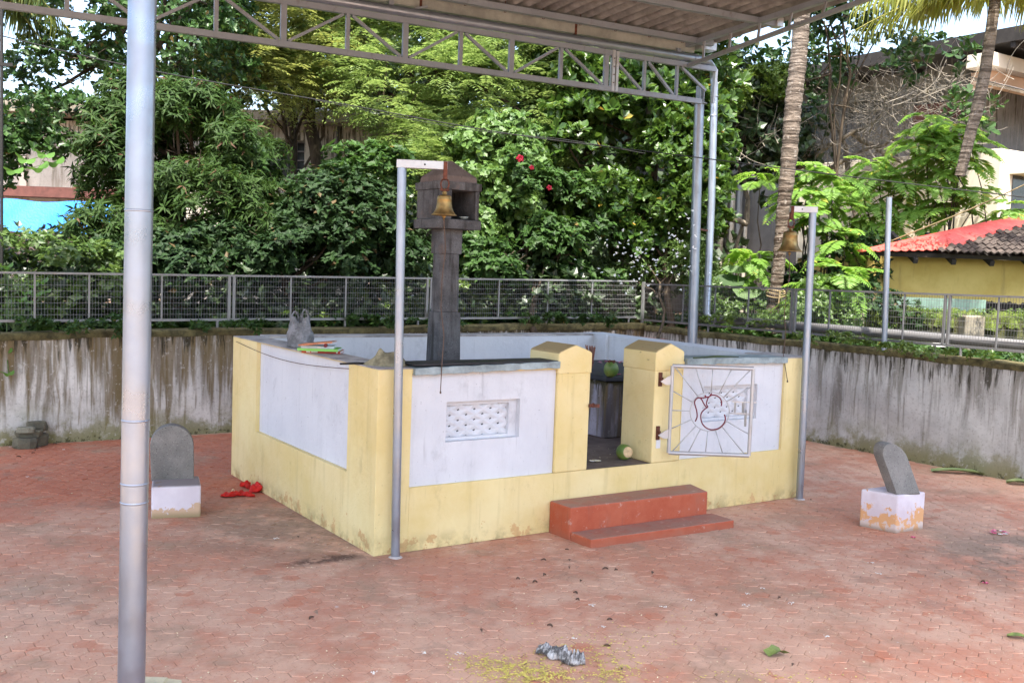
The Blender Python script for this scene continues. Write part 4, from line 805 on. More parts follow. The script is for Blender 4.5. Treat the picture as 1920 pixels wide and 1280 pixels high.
# ================================================================ SHED ROOF, TRUSSES, POLES
sh = thing('shed_roof', 'open shed roof of grey corrugated cement sheets on steel trusses over the shrine', 'roof', (0, 0, 0))
PB = np.array([5.29, 3.14, 0.]); ZB = 3.431; TD = np.array([.9951, -.0990, 0.]); GD = np.array([-.0990, -.9951, 0.])
T0 = np.array([5.166, 3.037, 0.])
def TP(s, z, o=0): return T0 + TD * s + UP * z + GD * o
def pole(label, name, base, top, r, mat, rings=(), cat='pole', flange=False):
    base, top = np.array(base, float), np.array(top, float); root = thing(name, label, cat, base)
    MB().tube([base, top], r, 40).build('pipe', mat, root, smooth='auto')
    for z in rings:
        f = (z - base[2]) / (top[2] - base[2]); c = base + (top - base) * f; MB().lathe(c, [(r, -.004), (r + .0014, -.002), (r + .0018, .0), (r + .0014, .002), (r, .004)], 32).build('weld_seam', mat, root, smooth=True)
    if flange: MB().lathe(top, [(0, 0), (r + .03, 0), (r + .03, .01), (0, .01)], 4 if flange == 4 else 24).build('flange', M['truss'], root)
    return root
zt0 = vz = 0
nb = at(245.2, 1356, 3.70); nb[2] = 0
nt = at(267, 0, 3.70); nt = nb + (nt - nb) * (3.95 / nt[2])
def zat(py):  # height on the near pole seen at image row py
    r = pl(258, py, nb, CAM * [1, 1, 0] - nb * [1, 1, 0]); return float(r[2])
pole('thick silver pipe pole in the left foreground running the full height of the picture', 'shed_pole', nb, nt, .046, M['pole'], (zat(395), zat(787), zat(905), zat(940)))
pole('silver pole holding the truss end behind the right wall of the shrine', 'shed_pole', (5.335, 3.11, 0), (5.288, 3.155, ZB), .053, M['pole2'], (), flange=True)
pole('silver pipe pole at the far end of the truss, left of the picture', 'shed_pole', (-3.2, 3.95, 0), (-3.2, 3.95, ZB), .053, M['pole2'])
# main truss
z0, z1 = ZB, 3.785; SL = -9.2
tr = MB().bar(TP(SL, z0), TP(.03, z0), .045, .05).build('bottom_chord', M['truss'], sh)
MB().bar(TP(SL, z1), TP(.20, z1), .045, .05).build('top_chord', M['truss'], sh)
vs_ = [-8.55, -7.9, -7.35, -6.74, -6.125, -5.56, -4.999, -4.439, -3.872, -3.332, -2.782, -2.251, -1.704, -1.178, -.712, -.301]
for k, s in enumerate(vs_):
    wd = .05 if k % 2 else .034
    if s > -1: wd = .026
    MB().bar(TP(s, z0 + .025), TP(s, z1 - .025), wd, .035, up=GD).build('strut', M['truss'], sh)
for k in range(len(vs_) - 1):
    a, b_ = vs_[k], vs_[k + 1]; lowright = (k % 2 == 0)
    q = (TP(a + .04, z1 - .03), TP(b_ - .04, z0 + .03)) if (k % 2 == 0) else (TP(a + .04, z0 + .03), TP(b_ - .04, z1 - .03))
    if k == len(vs_) - 3: q = (TP(a + .06, z1 - .03), TP(b_ - .03, z0 + .03))
    MB().bar(q[0], q[1], .024, .03, up=GD).build('brace', M['truss'], sh)
MB().bar(TP(-.25, z1 - .03), TP(.08, z0 + .12), .024, .03, up=GD).build('brace', M['truss'], sh)
MB().bar(TP(-1.10, z0 - .02), TP(-1.10, z1 + .03), .03, .05, up=GD).build('splice_plate', M['silver'], sh); MB().bar(TP(-1.055, z0 - .02), TP(-1.055, z1 + .02), .03, .05, up=GD).build('splice_plate', M['silver'], sh)
for k in range(4): MB().tube([TP(-1.10, z0 + .06 + k * .08, .03), TP(-1.10, z0 + .06 + k * .08, .036)], .006, 6).build('bolt', M['rust'], sh)
MB().bar(TP(.205, z1 - .0), TP(.19, z0 - .0), .03, .04, up=GD).build('end_strut', M['silver'], sh)
for e in (-.02, .035): MB().bar((5.288 + e, 3.155, ZB + .011), (5.288 + e, 3.155, ZB + .19), .012, .07, up=GD).build('saddle_plate', M['truss'], sh)
# pipe along the truss, elbow and down pipe outside the wall
dp = thing('rain_pipe', 'pale grey rain pipe along the truss, elbowing down behind the right pole', 'drain pipe', (5.86, 3.48, .9))
e0 = TP(.10, 3.857, -.01); dn = np.array([5.835, 3.50, 3.75])
MB().tube([TP(SL, 3.852, .03), TP(-3, 3.852, .03), TP(0, 3.856, .03), e0, np.array([5.55, 3.27, 3.878]), np.array([5.78, 3.465, 3.895]), np.array([5.822, 3.505, 3.87]), np.array([5.835, 3.515, 3.80]), dn, np.array([5.862, 3.48, 2.4]), np.array([5.87, 3.48, 1.18]), np.array([5.87, 3.44, 1.12]), np.array([5.875, 3.3, 1.115])], .042, 16).build('pipe', M['pole2'], dp, smooth=True)
MB().tube([np.array([5.875, 3.3, 1.115]), np.array([5.93, 1.0, 1.11]), np.array([6.0, -4.0, 1.10])], .046, 16).build('floor_pipe', M['fence_dark'], dp, smooth=True)
for s in (-.12, .0): MB().tube([TP(s, 3.857, .03 if s < 0 else .0), TP(s + .05, 3.857, .03 if s < 0 else .0)], .046, 16).build('coupling', M['pole2'], dp, smooth='auto')
for z in (3.62, 3.40): MB().lathe((5.84, 3.497, z), [(.043, -.008), (.046, -.006), (.046, .006), (.043, .008)], 16).build('coupling', M['pole2'], dp, smooth=True)
MB().bar((5.30, 3.12, 2.10), (5.80, 3.46, 2.11), .012, .02).build('pipe_clamp', M['rust'], dp)
# gutter above the truss
ZE = 3.99
def EP(s, z, o=0): return np.array([4.992, 3.055, 0.]) + TD * s + UP * z + GD * o     # o > 0 towards the camera
MB().obox((EP(-8, ZE - .01, -.09) + EP(.12, ZE - .01, -.09)) / 2, TD * 4.06, GD * .055, UP * .055).build('gutter', M['gutter'], sh, bevel=.012)
for s in (-7.5, -6, -4.5, -3.0, -1.35): MB().obox(EP(s, ZE - .01, -.09), TD * .012, GD * .06, UP * .062).build('gutter_bracket', M['rust'], sh)
MB().obox(EP(.24, ZE + .02, -.02), TD * .10, GD * .07, UP * .045).build('gutter_end', M['silver'], sh, bevel=.004)
for s in (-7.6, -6.2, -4.8, -3.3, -.12): MB().bar(EP(s, z1 + .03, .0), EP(s, ZE - .05, .0), .04, .04, up=GD).build('stub_post', M['truss'], sh)
MB().tube([EP(-.02, ZE - .06, -.06), EP(-.02, 3.80, -.04)], .022, 10).build('outlet_pipe', M['pole2'], sh, smooth='auto')
for a, b_ in ((-3.3, -2.95), (-4.8, -4.4)): MB().bar(EP(a, z1 + .04), EP(b_, ZE - .05), .02, .02, up=GD).build('brace', M['truss'], sh)
# gable edge and purlins: roof rises gently towards the camera
SLP = .028; RL = 8.0
def RP(s, o, dz=0): return EP(s, ZE + .055 + o * SLP + dz, o)
MB().bar(RP(.02, -.05, -.045), RP(.02, RL, -.045), .05, .05, up=TD).build('gable_chord', M['truss'], sh)
pq = [.12, 1.04, 2.1, 3.2, 4.3, 5.4, 6.5, 7.6]
for o in pq: MB().bar(RP(-9.8, o, -.035), RP(.22, o, -.035), .06, .055).build('purlin', M['truss'], sh)
for o in pq[1:5]: MB().obox(RP(.26, o, -.02), TD * .04, GD * .05, UP * .045).build('purlin_end', M['silver'], sh, bevel=.003)
# lower gable chord with hangers
g0, g1 = EP(.0, 3.775, .02), EP(-.04, 3.935, 2.45); gdv = (g1 - g0) / 2.43
MB().bar(g0, g0 + gdv * 4.6, .035, .04, up=TD).build('lower_gable_chord', M['truss'], sh)
for o in (.25, .66, 1.08, 1.5, 1.92, 2.34, 2.8): MB().bar(g0 + gdv * o + UP * .02, RP(.015, o, -.07), .03, .012, up=TD).build('hanger', M['silver'], sh)
# corrugated sheets
NP, PITCH, AMP = 8, .137, .029
SWd = NP * PITCH
def corr(s0, o0, o1, dz):
    n = NP * 6 + 3; V = []
    for i in range(n):
        s = s0 + i * PITCH / 6; h = AMP * math.cos(2 * math.pi * s / PITCH)
        for (o, e) in ((o0, 0), (o1, 0), (o1, .007), (o0, .007)): V.append(RP(s, o, AMP + .004 + h + dz + e))
    m = MB(); F_ = []
    for i in range(n - 1):
        a, b_ = i * 4, i * 4 + 4; F_ += [(a + 1, b_ + 1, b_, a), (a + 3, b_ + 3, b_ + 2, a + 2), (a, b_, b_ + 3, a + 3), (a + 2, b_ + 2, b_ + 1, a + 1)]
    m.add(V, F_); m.build('roof_sheet', M['asbestos'], sh, smooth='auto')
SHEETS_X = 9
for i in range(SHEETS_X):
    for j in range(3):
        s1 = .30 - (i + 1) * SWd; corr(s1, -.16 + j * 2.7, 2.68 + j * 2.7, .009 * j + .0045 * (i % 2))
for o in pq[:4]:
    for s in np.arange(-5.5, .1, PITCH * 3): MB().tube([RP(s, o, .06), RP(s, o - .03, -.07), RP(s, o + .01, -.075)], .0035, 4).build('hook_bolt', M['rust'], sh)
# bare pole on the right wall
pole('thin bare grey pole standing on top of the right side wall', 'metal_pole', (5.66, .943, .97), (5.638, .974, 2.379), .026, M['pole2'], flange=False)
# overhead wires
def wire(label, pts, r=.006, mat='black'):
    P = [at(*p) for p in pts]; tag(MB().tube(smooth_path(P, 5), r, 5).build('cable', M[mat]), label, 'cable')
wire('black overhead cable sagging across the garden from the upper left to the right', [(-60, 52, 11), (270, 130, 11), (640, 195, 11), (960, 252, 11), (1280, 292, 11), (1600, 332, 11), (1990, 378, 11)])
wire('second thin cable just below the first one between the middle and right trees', [(590, 188, 13), (760, 222, 12.5), (900, 246, 12.2), (1060, 262, 12), (1210, 288, 12)], .004)
wire('yellow rope tied from the coconut trunk to the upper right', [(1462, 545, 13.2), (1560, 497, 13), (1700, 440, 12.7), (1820, 392, 12.4), (1990, 315, 12)], .007, 'rope')
# ================================================================ BUILDINGS BEHIND
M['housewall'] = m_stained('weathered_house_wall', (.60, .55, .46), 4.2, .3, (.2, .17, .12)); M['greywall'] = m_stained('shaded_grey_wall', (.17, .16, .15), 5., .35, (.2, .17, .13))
M['creamwall'] = m_plain('cream_painted_wall', (.68, .60, .48), .85, var=.1, scale=2); M['peach'] = m_plain('peach_wall', (.62, .40, .26), .85, var=.1, scale=2)
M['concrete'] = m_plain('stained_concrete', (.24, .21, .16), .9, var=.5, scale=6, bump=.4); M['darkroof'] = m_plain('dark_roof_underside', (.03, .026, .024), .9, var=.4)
M['glassdark'] = m_plain('dark_window_glass', (.04, .045, .05), .12, var=.4, scale=3, bump=0, spec=.6); M['bandred'] = m_plain('maroon_band', (.12, .045, .035), .8, var=.3, scale=8)
M['blue'] = m_plain('blue_tarpaulin', (.01, .20, .62), .5, var=.15, scale=5, bump=.3, bd=.02); M['tank'] = m_plain('black_plastic_tank', (.03, .032, .035), .45, var=.2)
M['redmetal'] = m_plain('red_metal_roofing', (.68, .125, .095), .5, var=.15, scale=3); M['darktile'] = m_plain('blackened_clay_tile', (.085, .065, .055), .9, var=.6, scale=12, bump=.5)
def lbox(m, c, w, d, z0, z1):      # box in the camera-lateral frame: c = xy of the front centre
    c = np.array([c[0], c[1], 0.]); return m.obox(c + FWD * d / 2 + UP * (z0 + z1) / 2, LAT * w / 2, FWD * d / 2, UP * (z1 - z0) / 2)
def zpx(py, px, d): return float(at(px, py, d)[2])
# house behind the middle trees
D = 17.; hs = thing('garden_house', 'small weathered concrete house with flat slab roof half hidden behind the trees', 'house', at(560, 560, D) * [1, 1, 0] + [0, 0, GZ])
c = (at(520, 400, D)); w = 330 / F_PX * D; m = MB()
zt_ = zpx(236, 560, D)
wx0, wx1, wz0, wz1 = -.42, .42, zpx(335, 520, D), zpx(262, 520, D)
for a, b_, z0_, z1_ in ((-w / 2, wx0, GZ, zt_), (wx1, w / 2, GZ, zt_), (wx0, wx1, GZ, wz0), (wx0, wx1, wz1, zt_)):
    cc = c + LAT * (a + b_) / 2; lbox(m, cc, b_ - a, .25, z0_, z1_)
m.build('wall', M['housewall'], hs)
m = MB(); lbox(m, c - FWD * .45 + LAT * .15, w + .75, 4, zt_ + .003, zt_ + .16); m.build('roof', M['concrete'], hs, bevel=.01)
m = MB(); lbox(m, c + FWD * .18, .83, .02, wz0 + .002, wz1 - .002); wo = m.build('window', M['glassdark'], hs)
m = MB()
for s in np.linspace(-.41, .41, 7): m.bar(c + LAT * s + UP * (wz0 - c[2]) + FWD * .1, c + LAT * s + UP * (wz1 - c[2]) + FWD * .1, .02)
for z in np.linspace(wz0 + .02, wz1 - .02, 5): m.bar(c + LAT * -.41 + UP * (z - c[2]) + FWD * .1, c + LAT * .41 + UP * (z - c[2]) + FWD * .1, .02)
m.build('grille', M['fence_dark'], wo)
m = MB(); lbox(m, c + LAT * 1.0, .02, .0, GZ, zt_) if False else m.tube([c + LAT * .95 - FWD * .03 + UP * (GZ - c[2]), c + LAT * .95 - FWD * .03 + UP * (zt_ - c[2])], .03, 8); m.build('wall_pipe', M['fence_dark'], hs)
tk = at(607, 212, D + .8); m = MB(); zb0 = zt_ + .16; m.lathe((tk[0], tk[1], zb0), [(0, 0), (.2, 0), (.21, .05), (.2, .1), (.21, .15), (.2, .2), (.12, .26), (.0, .27)], 24); tag(m.build('water_tank', M['tank'], None, smooth='auto'), 'black plastic water tank on the flat roof of the small house', 'tank')
# long house at left with blue tarpaulin
D = 20.; hl = thing('long_house', 'long low house at far left with brown eave band above a blue tarpaulin', 'house', at(60, 560, D) * [1, 1, 0] + [0, 0, GZ]); c = at(40, 300, D)
m = MB(); lbox(m, c, 6.5, 3, GZ, zpx(225, 60, D)); m.build('wall', M['creamwall2'] if 'creamwall2' in M else M['housewall'], hl)
m = MB(); lbox(m, c - FWD * .6, 7.3, 4.5, zpx(212, 60, D - .6), zpx(190, 60, D - .6)); m.build('roof', M['concrete'], hl, bevel=.01)
m = MB(); lbox(m, c - FWD * .35, 6.6, .34, zpx(371, 60, D), zpx(352, 60, D)); m.build('eave_band', M['bandred'], hl)
m = MB(); cols_ = []
for k in range(3): m = MB(); lbox(m, c + LAT * (-1.5 + k * 1.55) - FWD * .05, .12, .045, zpx(371, 60, D), zpx(225, 60, D)); m.build('wall_trim', M['creamwall'], hl)
p0 = at(-80, 371, D - 1.2); V = []; n = 16
for i in range(n + 1):
    for j in range(5):
        f = j / 4; V.append(p0 + LAT * (i / n * 2.55) - UP * (f * .52) - FWD * f * .25 + FWD * .03 * math.sin(i * 1.3 + j) - UP * .02 * math.sin(i * .9))
V2 = [v + FWD * .006 for v in V]; k_ = 5; q_ = len(V); fs = [(i * k_ + j, i * k_ + j + 1, (i + 1) * k_ + j + 1, (i + 1) * k_ + j) for i in range(n) for j in range(4)]
tag(MB().add(V + V2, fs + [tuple(a + q_ for a in f)[::-1] for f in fs]).build('tarpaulin', M['blue'], None, smooth=True), 'bright blue tarpaulin stretched along the long house at far left', 'tarpaulin')
m = MB(); lbox(m, at(40, 420, D - 1.5), 3.4, .4, GZ, zpx(424, 60, D - 1.5)); tag(m.build('rubble_wall', m_plain('pale_rubble', (.5, .38, .33), .9, var=.6, scale=14, bump=.8, bd=.03)), 'pale reddish rubble wall below the blue tarpaulin', 'wall')
M['greywall2'] = m_plain('dull_plaster_band', (.2, .19, .175), .9, var=.3, scale=3)
# big building at right: side face runs along the view, roof eave high up
bb = thing('large_building', 'large two-storey building with dark overhanging roof behind the coconut trees at right', 'building', (12, 9, GZ))
XS = 12.2; n_x = (1, 0, 0)
def SX(px, py, x=XS): return pl(px, py, (x, 0, 0), n_x)
e1, e2 = SX(1500, 132, XS - .9), SX(1920, 36, XS - .9); ze = (e1[2] + e2[2]) / 2
y0_, y1_ = e2[1] - 1.2, e1[1] + 9
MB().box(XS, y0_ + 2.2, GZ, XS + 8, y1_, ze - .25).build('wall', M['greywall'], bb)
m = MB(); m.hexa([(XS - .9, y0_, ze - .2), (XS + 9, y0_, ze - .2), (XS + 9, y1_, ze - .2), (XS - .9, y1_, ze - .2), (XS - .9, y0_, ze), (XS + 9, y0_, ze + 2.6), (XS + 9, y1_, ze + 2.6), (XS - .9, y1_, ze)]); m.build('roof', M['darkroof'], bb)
for k in range(14): y = y0_ + .3 + k * (y1_ - y0_) / 14; MB().box(XS - .88, y, ze - .28, XS - .002, y + .07, ze - .203).build('rafter', M['darkroof'], bb)
zb1 = SX(1760, 210)[2]; MB().box(XS - .03, SX(1840, 208)[1], zb1 - .12, XS - .001, SX(1715, 208)[1], zb1 + .14).build('band', M['bandred'], bb)
zc = SX(1600, 160)[2]; MB().box(XS - .035, y0_ + 2.5, zc - .3, XS - .001, y1_ - 2, zc + .2).build('plaster_band', M['greywall2'], bb)
a = SX(1500, 455); b_ = SX(1575, 520); wdo = MB().box(XS - .03, b_[1], b_[2], XS - .001, a[1], a[2]).build('window', M['glassdark'], bb)
MB().box(XS - .06, b_[1] - .1, a[2], XS - .001, a[1] + .1, a[2] + .16).build('sunshade', M['bandred'], bb)
for px_ in (1352, 1372, 1385, 1398): p = SX(px_, 430, XS - .12); MB().tube([(p[0], p[1], GZ), (p[0], p[1], SX(px_, 330, XS - .12)[2])], .035 + .01 * (px_ % 3), 8).build('wall_pipe', M['fence'] if px_ % 2 else M['housewall'], bb)
m = MB(); p1, p2, p3 = SX(1362, 420, XS - .08), SX(1362, 345, XS - .08), SX(1385, 345, XS - .08); m.tube([p1, p2, p3, SX(1385, 372, XS - .08)], .02, 6); m.build('conduit', M['fence'], bb)
# balcony block at far right
XB = 10.6; cnr = SX(1878, 278, XB); yb = cnr[1]; bl = thing('balcony_block', 'cream balcony block catching the sun at the right edge behind the red roof', 'building', (XB, yb, GZ))
zt1 = cnr[2]; zt2 = SX(1878, 405, XB)[2]
MB().box(XB, yb, GZ, XB + 3.5, yb + 3.4, zt1).build('block_wall', M['creamwall'], bl, bevel=.006)
p = pl(1893, 322, (0, yb, 0), (0, 1, 0)); MB().box(p[0], yb - .35, p[2] - .03, p[0] + 2.4, yb - .001, p[2] + .03).build('sunshade', M['creamwall'], bl)
MB().box(p[0] + .08, yb - .012, p[2] - 1.4, p[0] + 1.9, yb + -.001, p[2] - .04).build('window', M['glassdark'], bl)
# upper storey parts at the right frame edge
yu = SX(1862, 90, XB + .6)[1]; zu1 = SX(1862, 96, XB + .6)[2]; zu0 = SX(1862, 122, XB + .6)[2]; up_b = thing('upper_house', 'cream parapet and peach wall of a house at the upper right edge', 'building', (XB + 2, yu, 3))
MB().box(XB + .6, yu, zu0, XB + 5, yu + .4, zu1).build('parapet', M['creamwall'], up_b, bevel=.01)
zu2 = SX(1862, 152, XB + .6)[2]; MB().box(XB + .9, yu + .2, zu2, XB + 5, yu + .5, zu0 - .003).build('peach_wall', M['peach'], up_b)
MB().box(XB + 1.0, yu + .3, GZ, XB + 5, yu + .6, zu2 - .003).build('lower_wall', M['greywall'], up_b)
V = []; r0 = np.array([XB + .5, yu - .6, zu2 - .25])
for i in range(20):
    for (dy, dz_) in ((0, 0), (.9, .32)): V.append(r0 + np.array([i * .15, dy, dz_ + .02 * math.cos(i * math.pi)]))
MB().add(V + [v + np.array([0, 0, .015]) for v in V], [(2 * i, 2 * i + 2, 2 * i + 3, 2 * i + 1) for i in range(19)] + [(40 + 2 * i, 40 + 2 * i + 1, 40 + 2 * i + 3, 40 + 2 * i + 2) for i in range(19)]).build('tile_canopy', M['walltop'], up_b)
# yellow shed
D = 13.2; ys = thing('yellow_shed', 'low yellow shed with half red sheet, half blackened tile roof and sooty wall foot', 'shed', at(1780, 560, D) * [1, 1, 0] + [0, 0, GZ])
t = NT('sooty_yellow_wall'); x_, y_, z_ = t.xyz(); c_ = t.mix(t.ramp(t.noise(2.5, 6, .65), .3, .7), (.46, .345, .10), (.58, .46, .16)); c_ = t.mix(t.math('MULTIPLY', t.ramp(t.noise(1, 5, .6, t.map(t.pos, (7, 7, 1))), .55, .75), .5), c_, (.22, .17, .07))
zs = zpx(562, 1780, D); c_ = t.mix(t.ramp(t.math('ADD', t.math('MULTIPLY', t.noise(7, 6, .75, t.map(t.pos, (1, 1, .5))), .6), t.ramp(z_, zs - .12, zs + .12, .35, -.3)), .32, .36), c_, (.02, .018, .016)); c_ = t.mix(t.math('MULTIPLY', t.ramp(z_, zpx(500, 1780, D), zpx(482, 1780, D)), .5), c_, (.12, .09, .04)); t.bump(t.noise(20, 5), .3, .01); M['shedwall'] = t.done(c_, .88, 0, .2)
lc = lambda px_, py_, d=D: pl(px_, py_, at(1780, 560, d), FWD)
wl, wr_ = lc(1627, 484), lc(2150, 484); zE = float(lc(1780, 484)[2]); m = MB(); b0 = wl * [1, 1, 0]; b1 = wr_ * [1, 1, 0]
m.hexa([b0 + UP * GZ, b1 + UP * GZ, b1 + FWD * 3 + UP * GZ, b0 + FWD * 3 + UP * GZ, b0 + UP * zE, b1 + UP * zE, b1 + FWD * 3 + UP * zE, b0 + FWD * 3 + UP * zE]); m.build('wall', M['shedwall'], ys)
m = MB(); q = lc(1670, 548); m.obox(q - FWD * .03, LAT * .07, FWD * .03, UP * .012); m.build('ledge', M['mosscap'], ys)
RN = np.cross(LAT, FWD + UP * .42); RN /= np.linalg.norm(RN); R0 = lc(1780, 476) - FWD * .35
def RR(px_, py_, lift=0): return pl(px_, py_, R0 + RN * lift, RN)
rl0, rl1 = RR(1600, 470), RR(2150, 488); sdir = FWD + UP * .42; sdir /= np.linalg.norm(sdir)
m = MB(); m.extr([RR(1612, 471, -.02), RR(2150, 489, -.02), RR(2150, 366, -.02), RR(1868, 415, -.02)], -RN * .05); m.build('roof_deck', M['darkroof'], ys)
for s in np.linspace(.3, 3.4, 8): m = MB(); m.bar(rl0 + LAT * s + sdir * .0 - RN * .10, rl0 + LAT * s + sdir * .9 - RN * .10, .05, .06); m.build('rafter', M['darkroof'], ys)
A0, A1, B0, B1 = RR(1606, 472, .03), RR(1790, 468, .03), RR(1858, 416, .03), RR(2100, 362, .03); 
A1b = RR(2060, 385, .03); m = MB(); n = 34
bot = lambda f: A0 + (A1 - A0) * f; topf = lambda f: B0 + (A1b - B0) * f
V = []
for i in range(n + 1):
    f = i / n; h = .018 if i % 3 == 0 else 0
    V += [bot(f) + RN * h, topf(f) + RN * h]
m.add(V, [(2 * i, 2 * i + 2, 2 * i + 3, 2 * i + 1) for i in range(n)]); o = m.build('red_roof_sheet', M['redmetal'], ys); sm = o.modifiers.new('s', 'SOLIDIFY'); sm.thickness = .008
# black clay tiles in courses
tm = []; T_A = RR(1776, 474, .05)
m = MB()
for row in range(9):
    for col in range(40):
        p = T_A + sdir * row * .13 + LAT * (col * .085 - .1) - RN * 0
        v = R.T @ (p - CAM); u_, w_ = 960 + F_PX * v[0] / v[2], 640 + F_PX * v[1] / v[2]
        if u_ < 1776 + (470 - w_) * 3.4 + 6 or u_ > 2080: continue
        j = random.uniform(-.008, .008); hw = .04; up_ = RN
        P = []
        for a in (-1, 0, 1):
            for b in (0, 1): P.append(p + LAT * (a * hw + j) + sdir * (b * .15 + j) + up_ * ((.028 if a == 0 else 0) + .018 * (1 - b) + j * .4))
        m.add(P + [q - up_ * .012 for q in P], [(0, 2, 3, 1), (2, 4, 5, 3), (6, 7, 9, 8), (8, 9, 11, 10), (0, 6, 8, 2), (2, 8, 10, 4), (1, 3, 9, 7), (3, 5, 11, 9)])
m.build('clay_tiles', M['darktile'], ys)
ys.children[-1]['kind'] = 'stuff' if ys.children else ''
P = [RR(random.gauss(1720, 50), random.gauss(452, 10), .055) for _ in range(260)]
P = [p for p in P if (lambda v: 640 + F_PX * v[1] / v[2] > 470 - (960 + F_PX * v[0] / v[2] - 1610) * .2)(R.T @ (p - CAM))]
scatter('roof_leaf_litter', 'dry leaves heaped on the red sheet roof', 'leaf litter', P, .06, .035, m_plain('dry_tan_leaf', (.42, .27, .15), .9, var=.6, scale=20))
# mossy low wall with pillars in front of the shed
D = 12.2; mw = thing('mossy_wall', 'low broken wall thick with green moss between the fence and the yellow shed', 'wall', at(1750, 620, D) * [1, 1, 0] + [0, 0, GZ])
M['moss'] = m_plain('thick_moss', (.085, .115, .018), .95, var=.6, scale=9, bump=1, bd=.03); M['mosswall'] = m_plain('mossy_dark_masonry', (.06, .062, .022), .95, var=.7, scale=7, bump=.8, bd=.02)
lc2 = lambda px_, py_: pl(px_, py_, at(1750, 600, D), FWD); q0, q1 = lc2(1600, 596) * [1, 1, 0], lc2(2150, 596) * [1, 1, 0]; zT = float(lc2(1750, 592)[2]); m = MB()
m.hexa([q0 + UP * GZ, q1 + UP * GZ, q1 + FWD * .25 + UP * GZ, q0 + FWD * .25 + UP * GZ, q0 + UP * zT, q1 + UP * zT, q1 + FWD * .25 + UP * zT, q0 + FWD * .25 + UP * zT]); m.build('masonry', M['mosswall'], mw)
V = []; L_ = float((q1 - q0) @ LAT); n = 120
for i in range(n + 1):
    for k in range(7):
        a = math.pi * k / 6; w_ = 1 + .25 * math.sin(i * .7 + k) + .2 * math.sin(i * 1.9 - k * 2); V.append(q0 + LAT * L_ * i / n + FWD * (.125 - .17 * math.cos(a) * w_) + UP * (zT - .05 + .10 * math.sin(a) * w_ + .02 * math.sin(i * .31) - (.06 if k in (0, 6) else 0) * w_))
MB().add(V, [(i * 7 + k, (i + 1) * 7 + k, (i + 1) * 7 + k + 1, i * 7 + k + 1) for i in range(n) for k in range(6)]).build('moss_cap', M['moss'], mw, smooth=True)
for px_ in (1592, 1815): c = lc2(px_, 600) * [1, 1, 0]; m = MB(); m.obox(c - FWD * .03 + UP * (GZ + zT + .02) / 2, LAT * .11, FWD * .15, UP * (zT + .02 - GZ) / 2); m.build('pillar', M['concrete'], mw, bevel=.015)
c = lc2(1760, 572) + FWD * .5; m = MB(); m.obox(c, LAT * .75, FWD * .01, UP * .07); tag(m.build('green_sheet', m_plain('pale_green_sheet', (.16, .25, .2), .4, var=.3, scale=5)), 'pale green translucent sheet leaning behind the mossy wall', 'sheet')
wobble_blob('white_rag', 'small white rag lying behind the mesh fence near the mossy wall', 'rag', (*at(1765, 632, 10.3)[:2], 1.02), .10, .04, .06, M['paperw'], 9, [(-.06, 0, .03, .6)], la)

# ================================================================ VEGETATION
def unit(v): return v / (np.linalg.norm(v, axis=-1, keepdims=True) + 1e-9)
TPL = {
 'obovate': (np.array([(0, 0, 0), (0, .5, -.03), (0, 1, -.06), (.17, .3, .03), (.27, .72, .05), (-.17, .3, .03), (-.27, .72, .05)]), np.array([(0, 3, 1), (3, 4, 1), (4, 2, 1), (0, 1, 5), (5, 1, 6), (6, 1, 2)])),
 'ovate': (np.array([(0, 0, 0), (0, .5, -.04), (0, 1, -.10), (.33, .35, .05), (-.33, .35, .05)]), np.array([(0, 3, 1), (3, 2, 1), (0, 1, 4), (4, 1, 2)])),
 'lance': (np.array([(0, 0, 0), (0, .5, -.02), (0, 1, -.18), (.105, .4, .02), (-.105, .4, .02)]), np.array([(0, 3, 1), (3, 2, 1), (0, 1, 4), (4, 1, 2)])),
 'heart': (np.array([(0, 0, 0), (0, .95, -.05), (.42, .12, .04), (.38, .5, .04), (-.42, .12, .04), (-.38, .5, .04)]), np.array([(0, 2, 3), (0, 3, 1), (0, 1, 5), (0, 5, 4)])),
 'leaflet': (np.array([(0, 0, 0), (.16, .5, .02), (0, 1, -.08), (-.16, .5, .02)]), np.array([(0, 1, 2), (0, 2, 3)])),
 'blade': (np.array([(-.035, 0, 0), (.035, 0, 0), (.03, .5, -.05), (0, 1, -.30), (-.03, .5, -.05)]), np.array([(0, 1, 2), (0, 2, 4), (4, 2, 3)])),
}
def leaves(name, P, Dv, Nv, L_, tpl, mat, parent=None, wscale=1., kind=None, label=None, cat=None):
    tv, tf = TPL[tpl]; P = np.asarray(P, float); Dv = unit(np.asarray(Dv, float)); X = unit(np.cross(Dv, Nv)); N2 = np.cross(X, Dv); L_ = np.broadcast_to(np.asarray(L_, float), (len(P),))[:, None, None]
    V = P[:, None, :] + L_ * (tv[None, :, 0:1] * wscale * X[:, None, :] + tv[None, :, 1:2] * Dv[:, None, :] + tv[None, :, 2:3] * N2[:, None, :])
    k = len(tv); F_ = tf[None] + (np.arange(len(P)) * k)[:, None, None]
    o = npmesh(name, V.reshape(-1, 3), F_.reshape(-1, 3), mat, parent); return tag(o, label, cat, kind=kind)
def rnd_dirs(n): return unit(rng.normal(size=(n, 3)))
CLEAR = True
def blob_world(b):   # (px, py, d, rx px, ry px, depth m); moved back until it clears the fences
    px, py, d, rx, ry, dep_ = b
    while CLEAR:
        c = at(px, py, d); r_ = rx / F_PX * d
        if all((q[1] > 4.62 or q[0] > 5.98) for q in (c - FWD * dep_ * .8, c + LAT * r_ * .7 - FWD * dep_ * .5, c - LAT * r_ * .7 - FWD * dep_ * .5)): break
        d += .12
        if d > 40: break
    return at(px, py, d), rx / F_PX * d, dep_, ry / F_PX * d
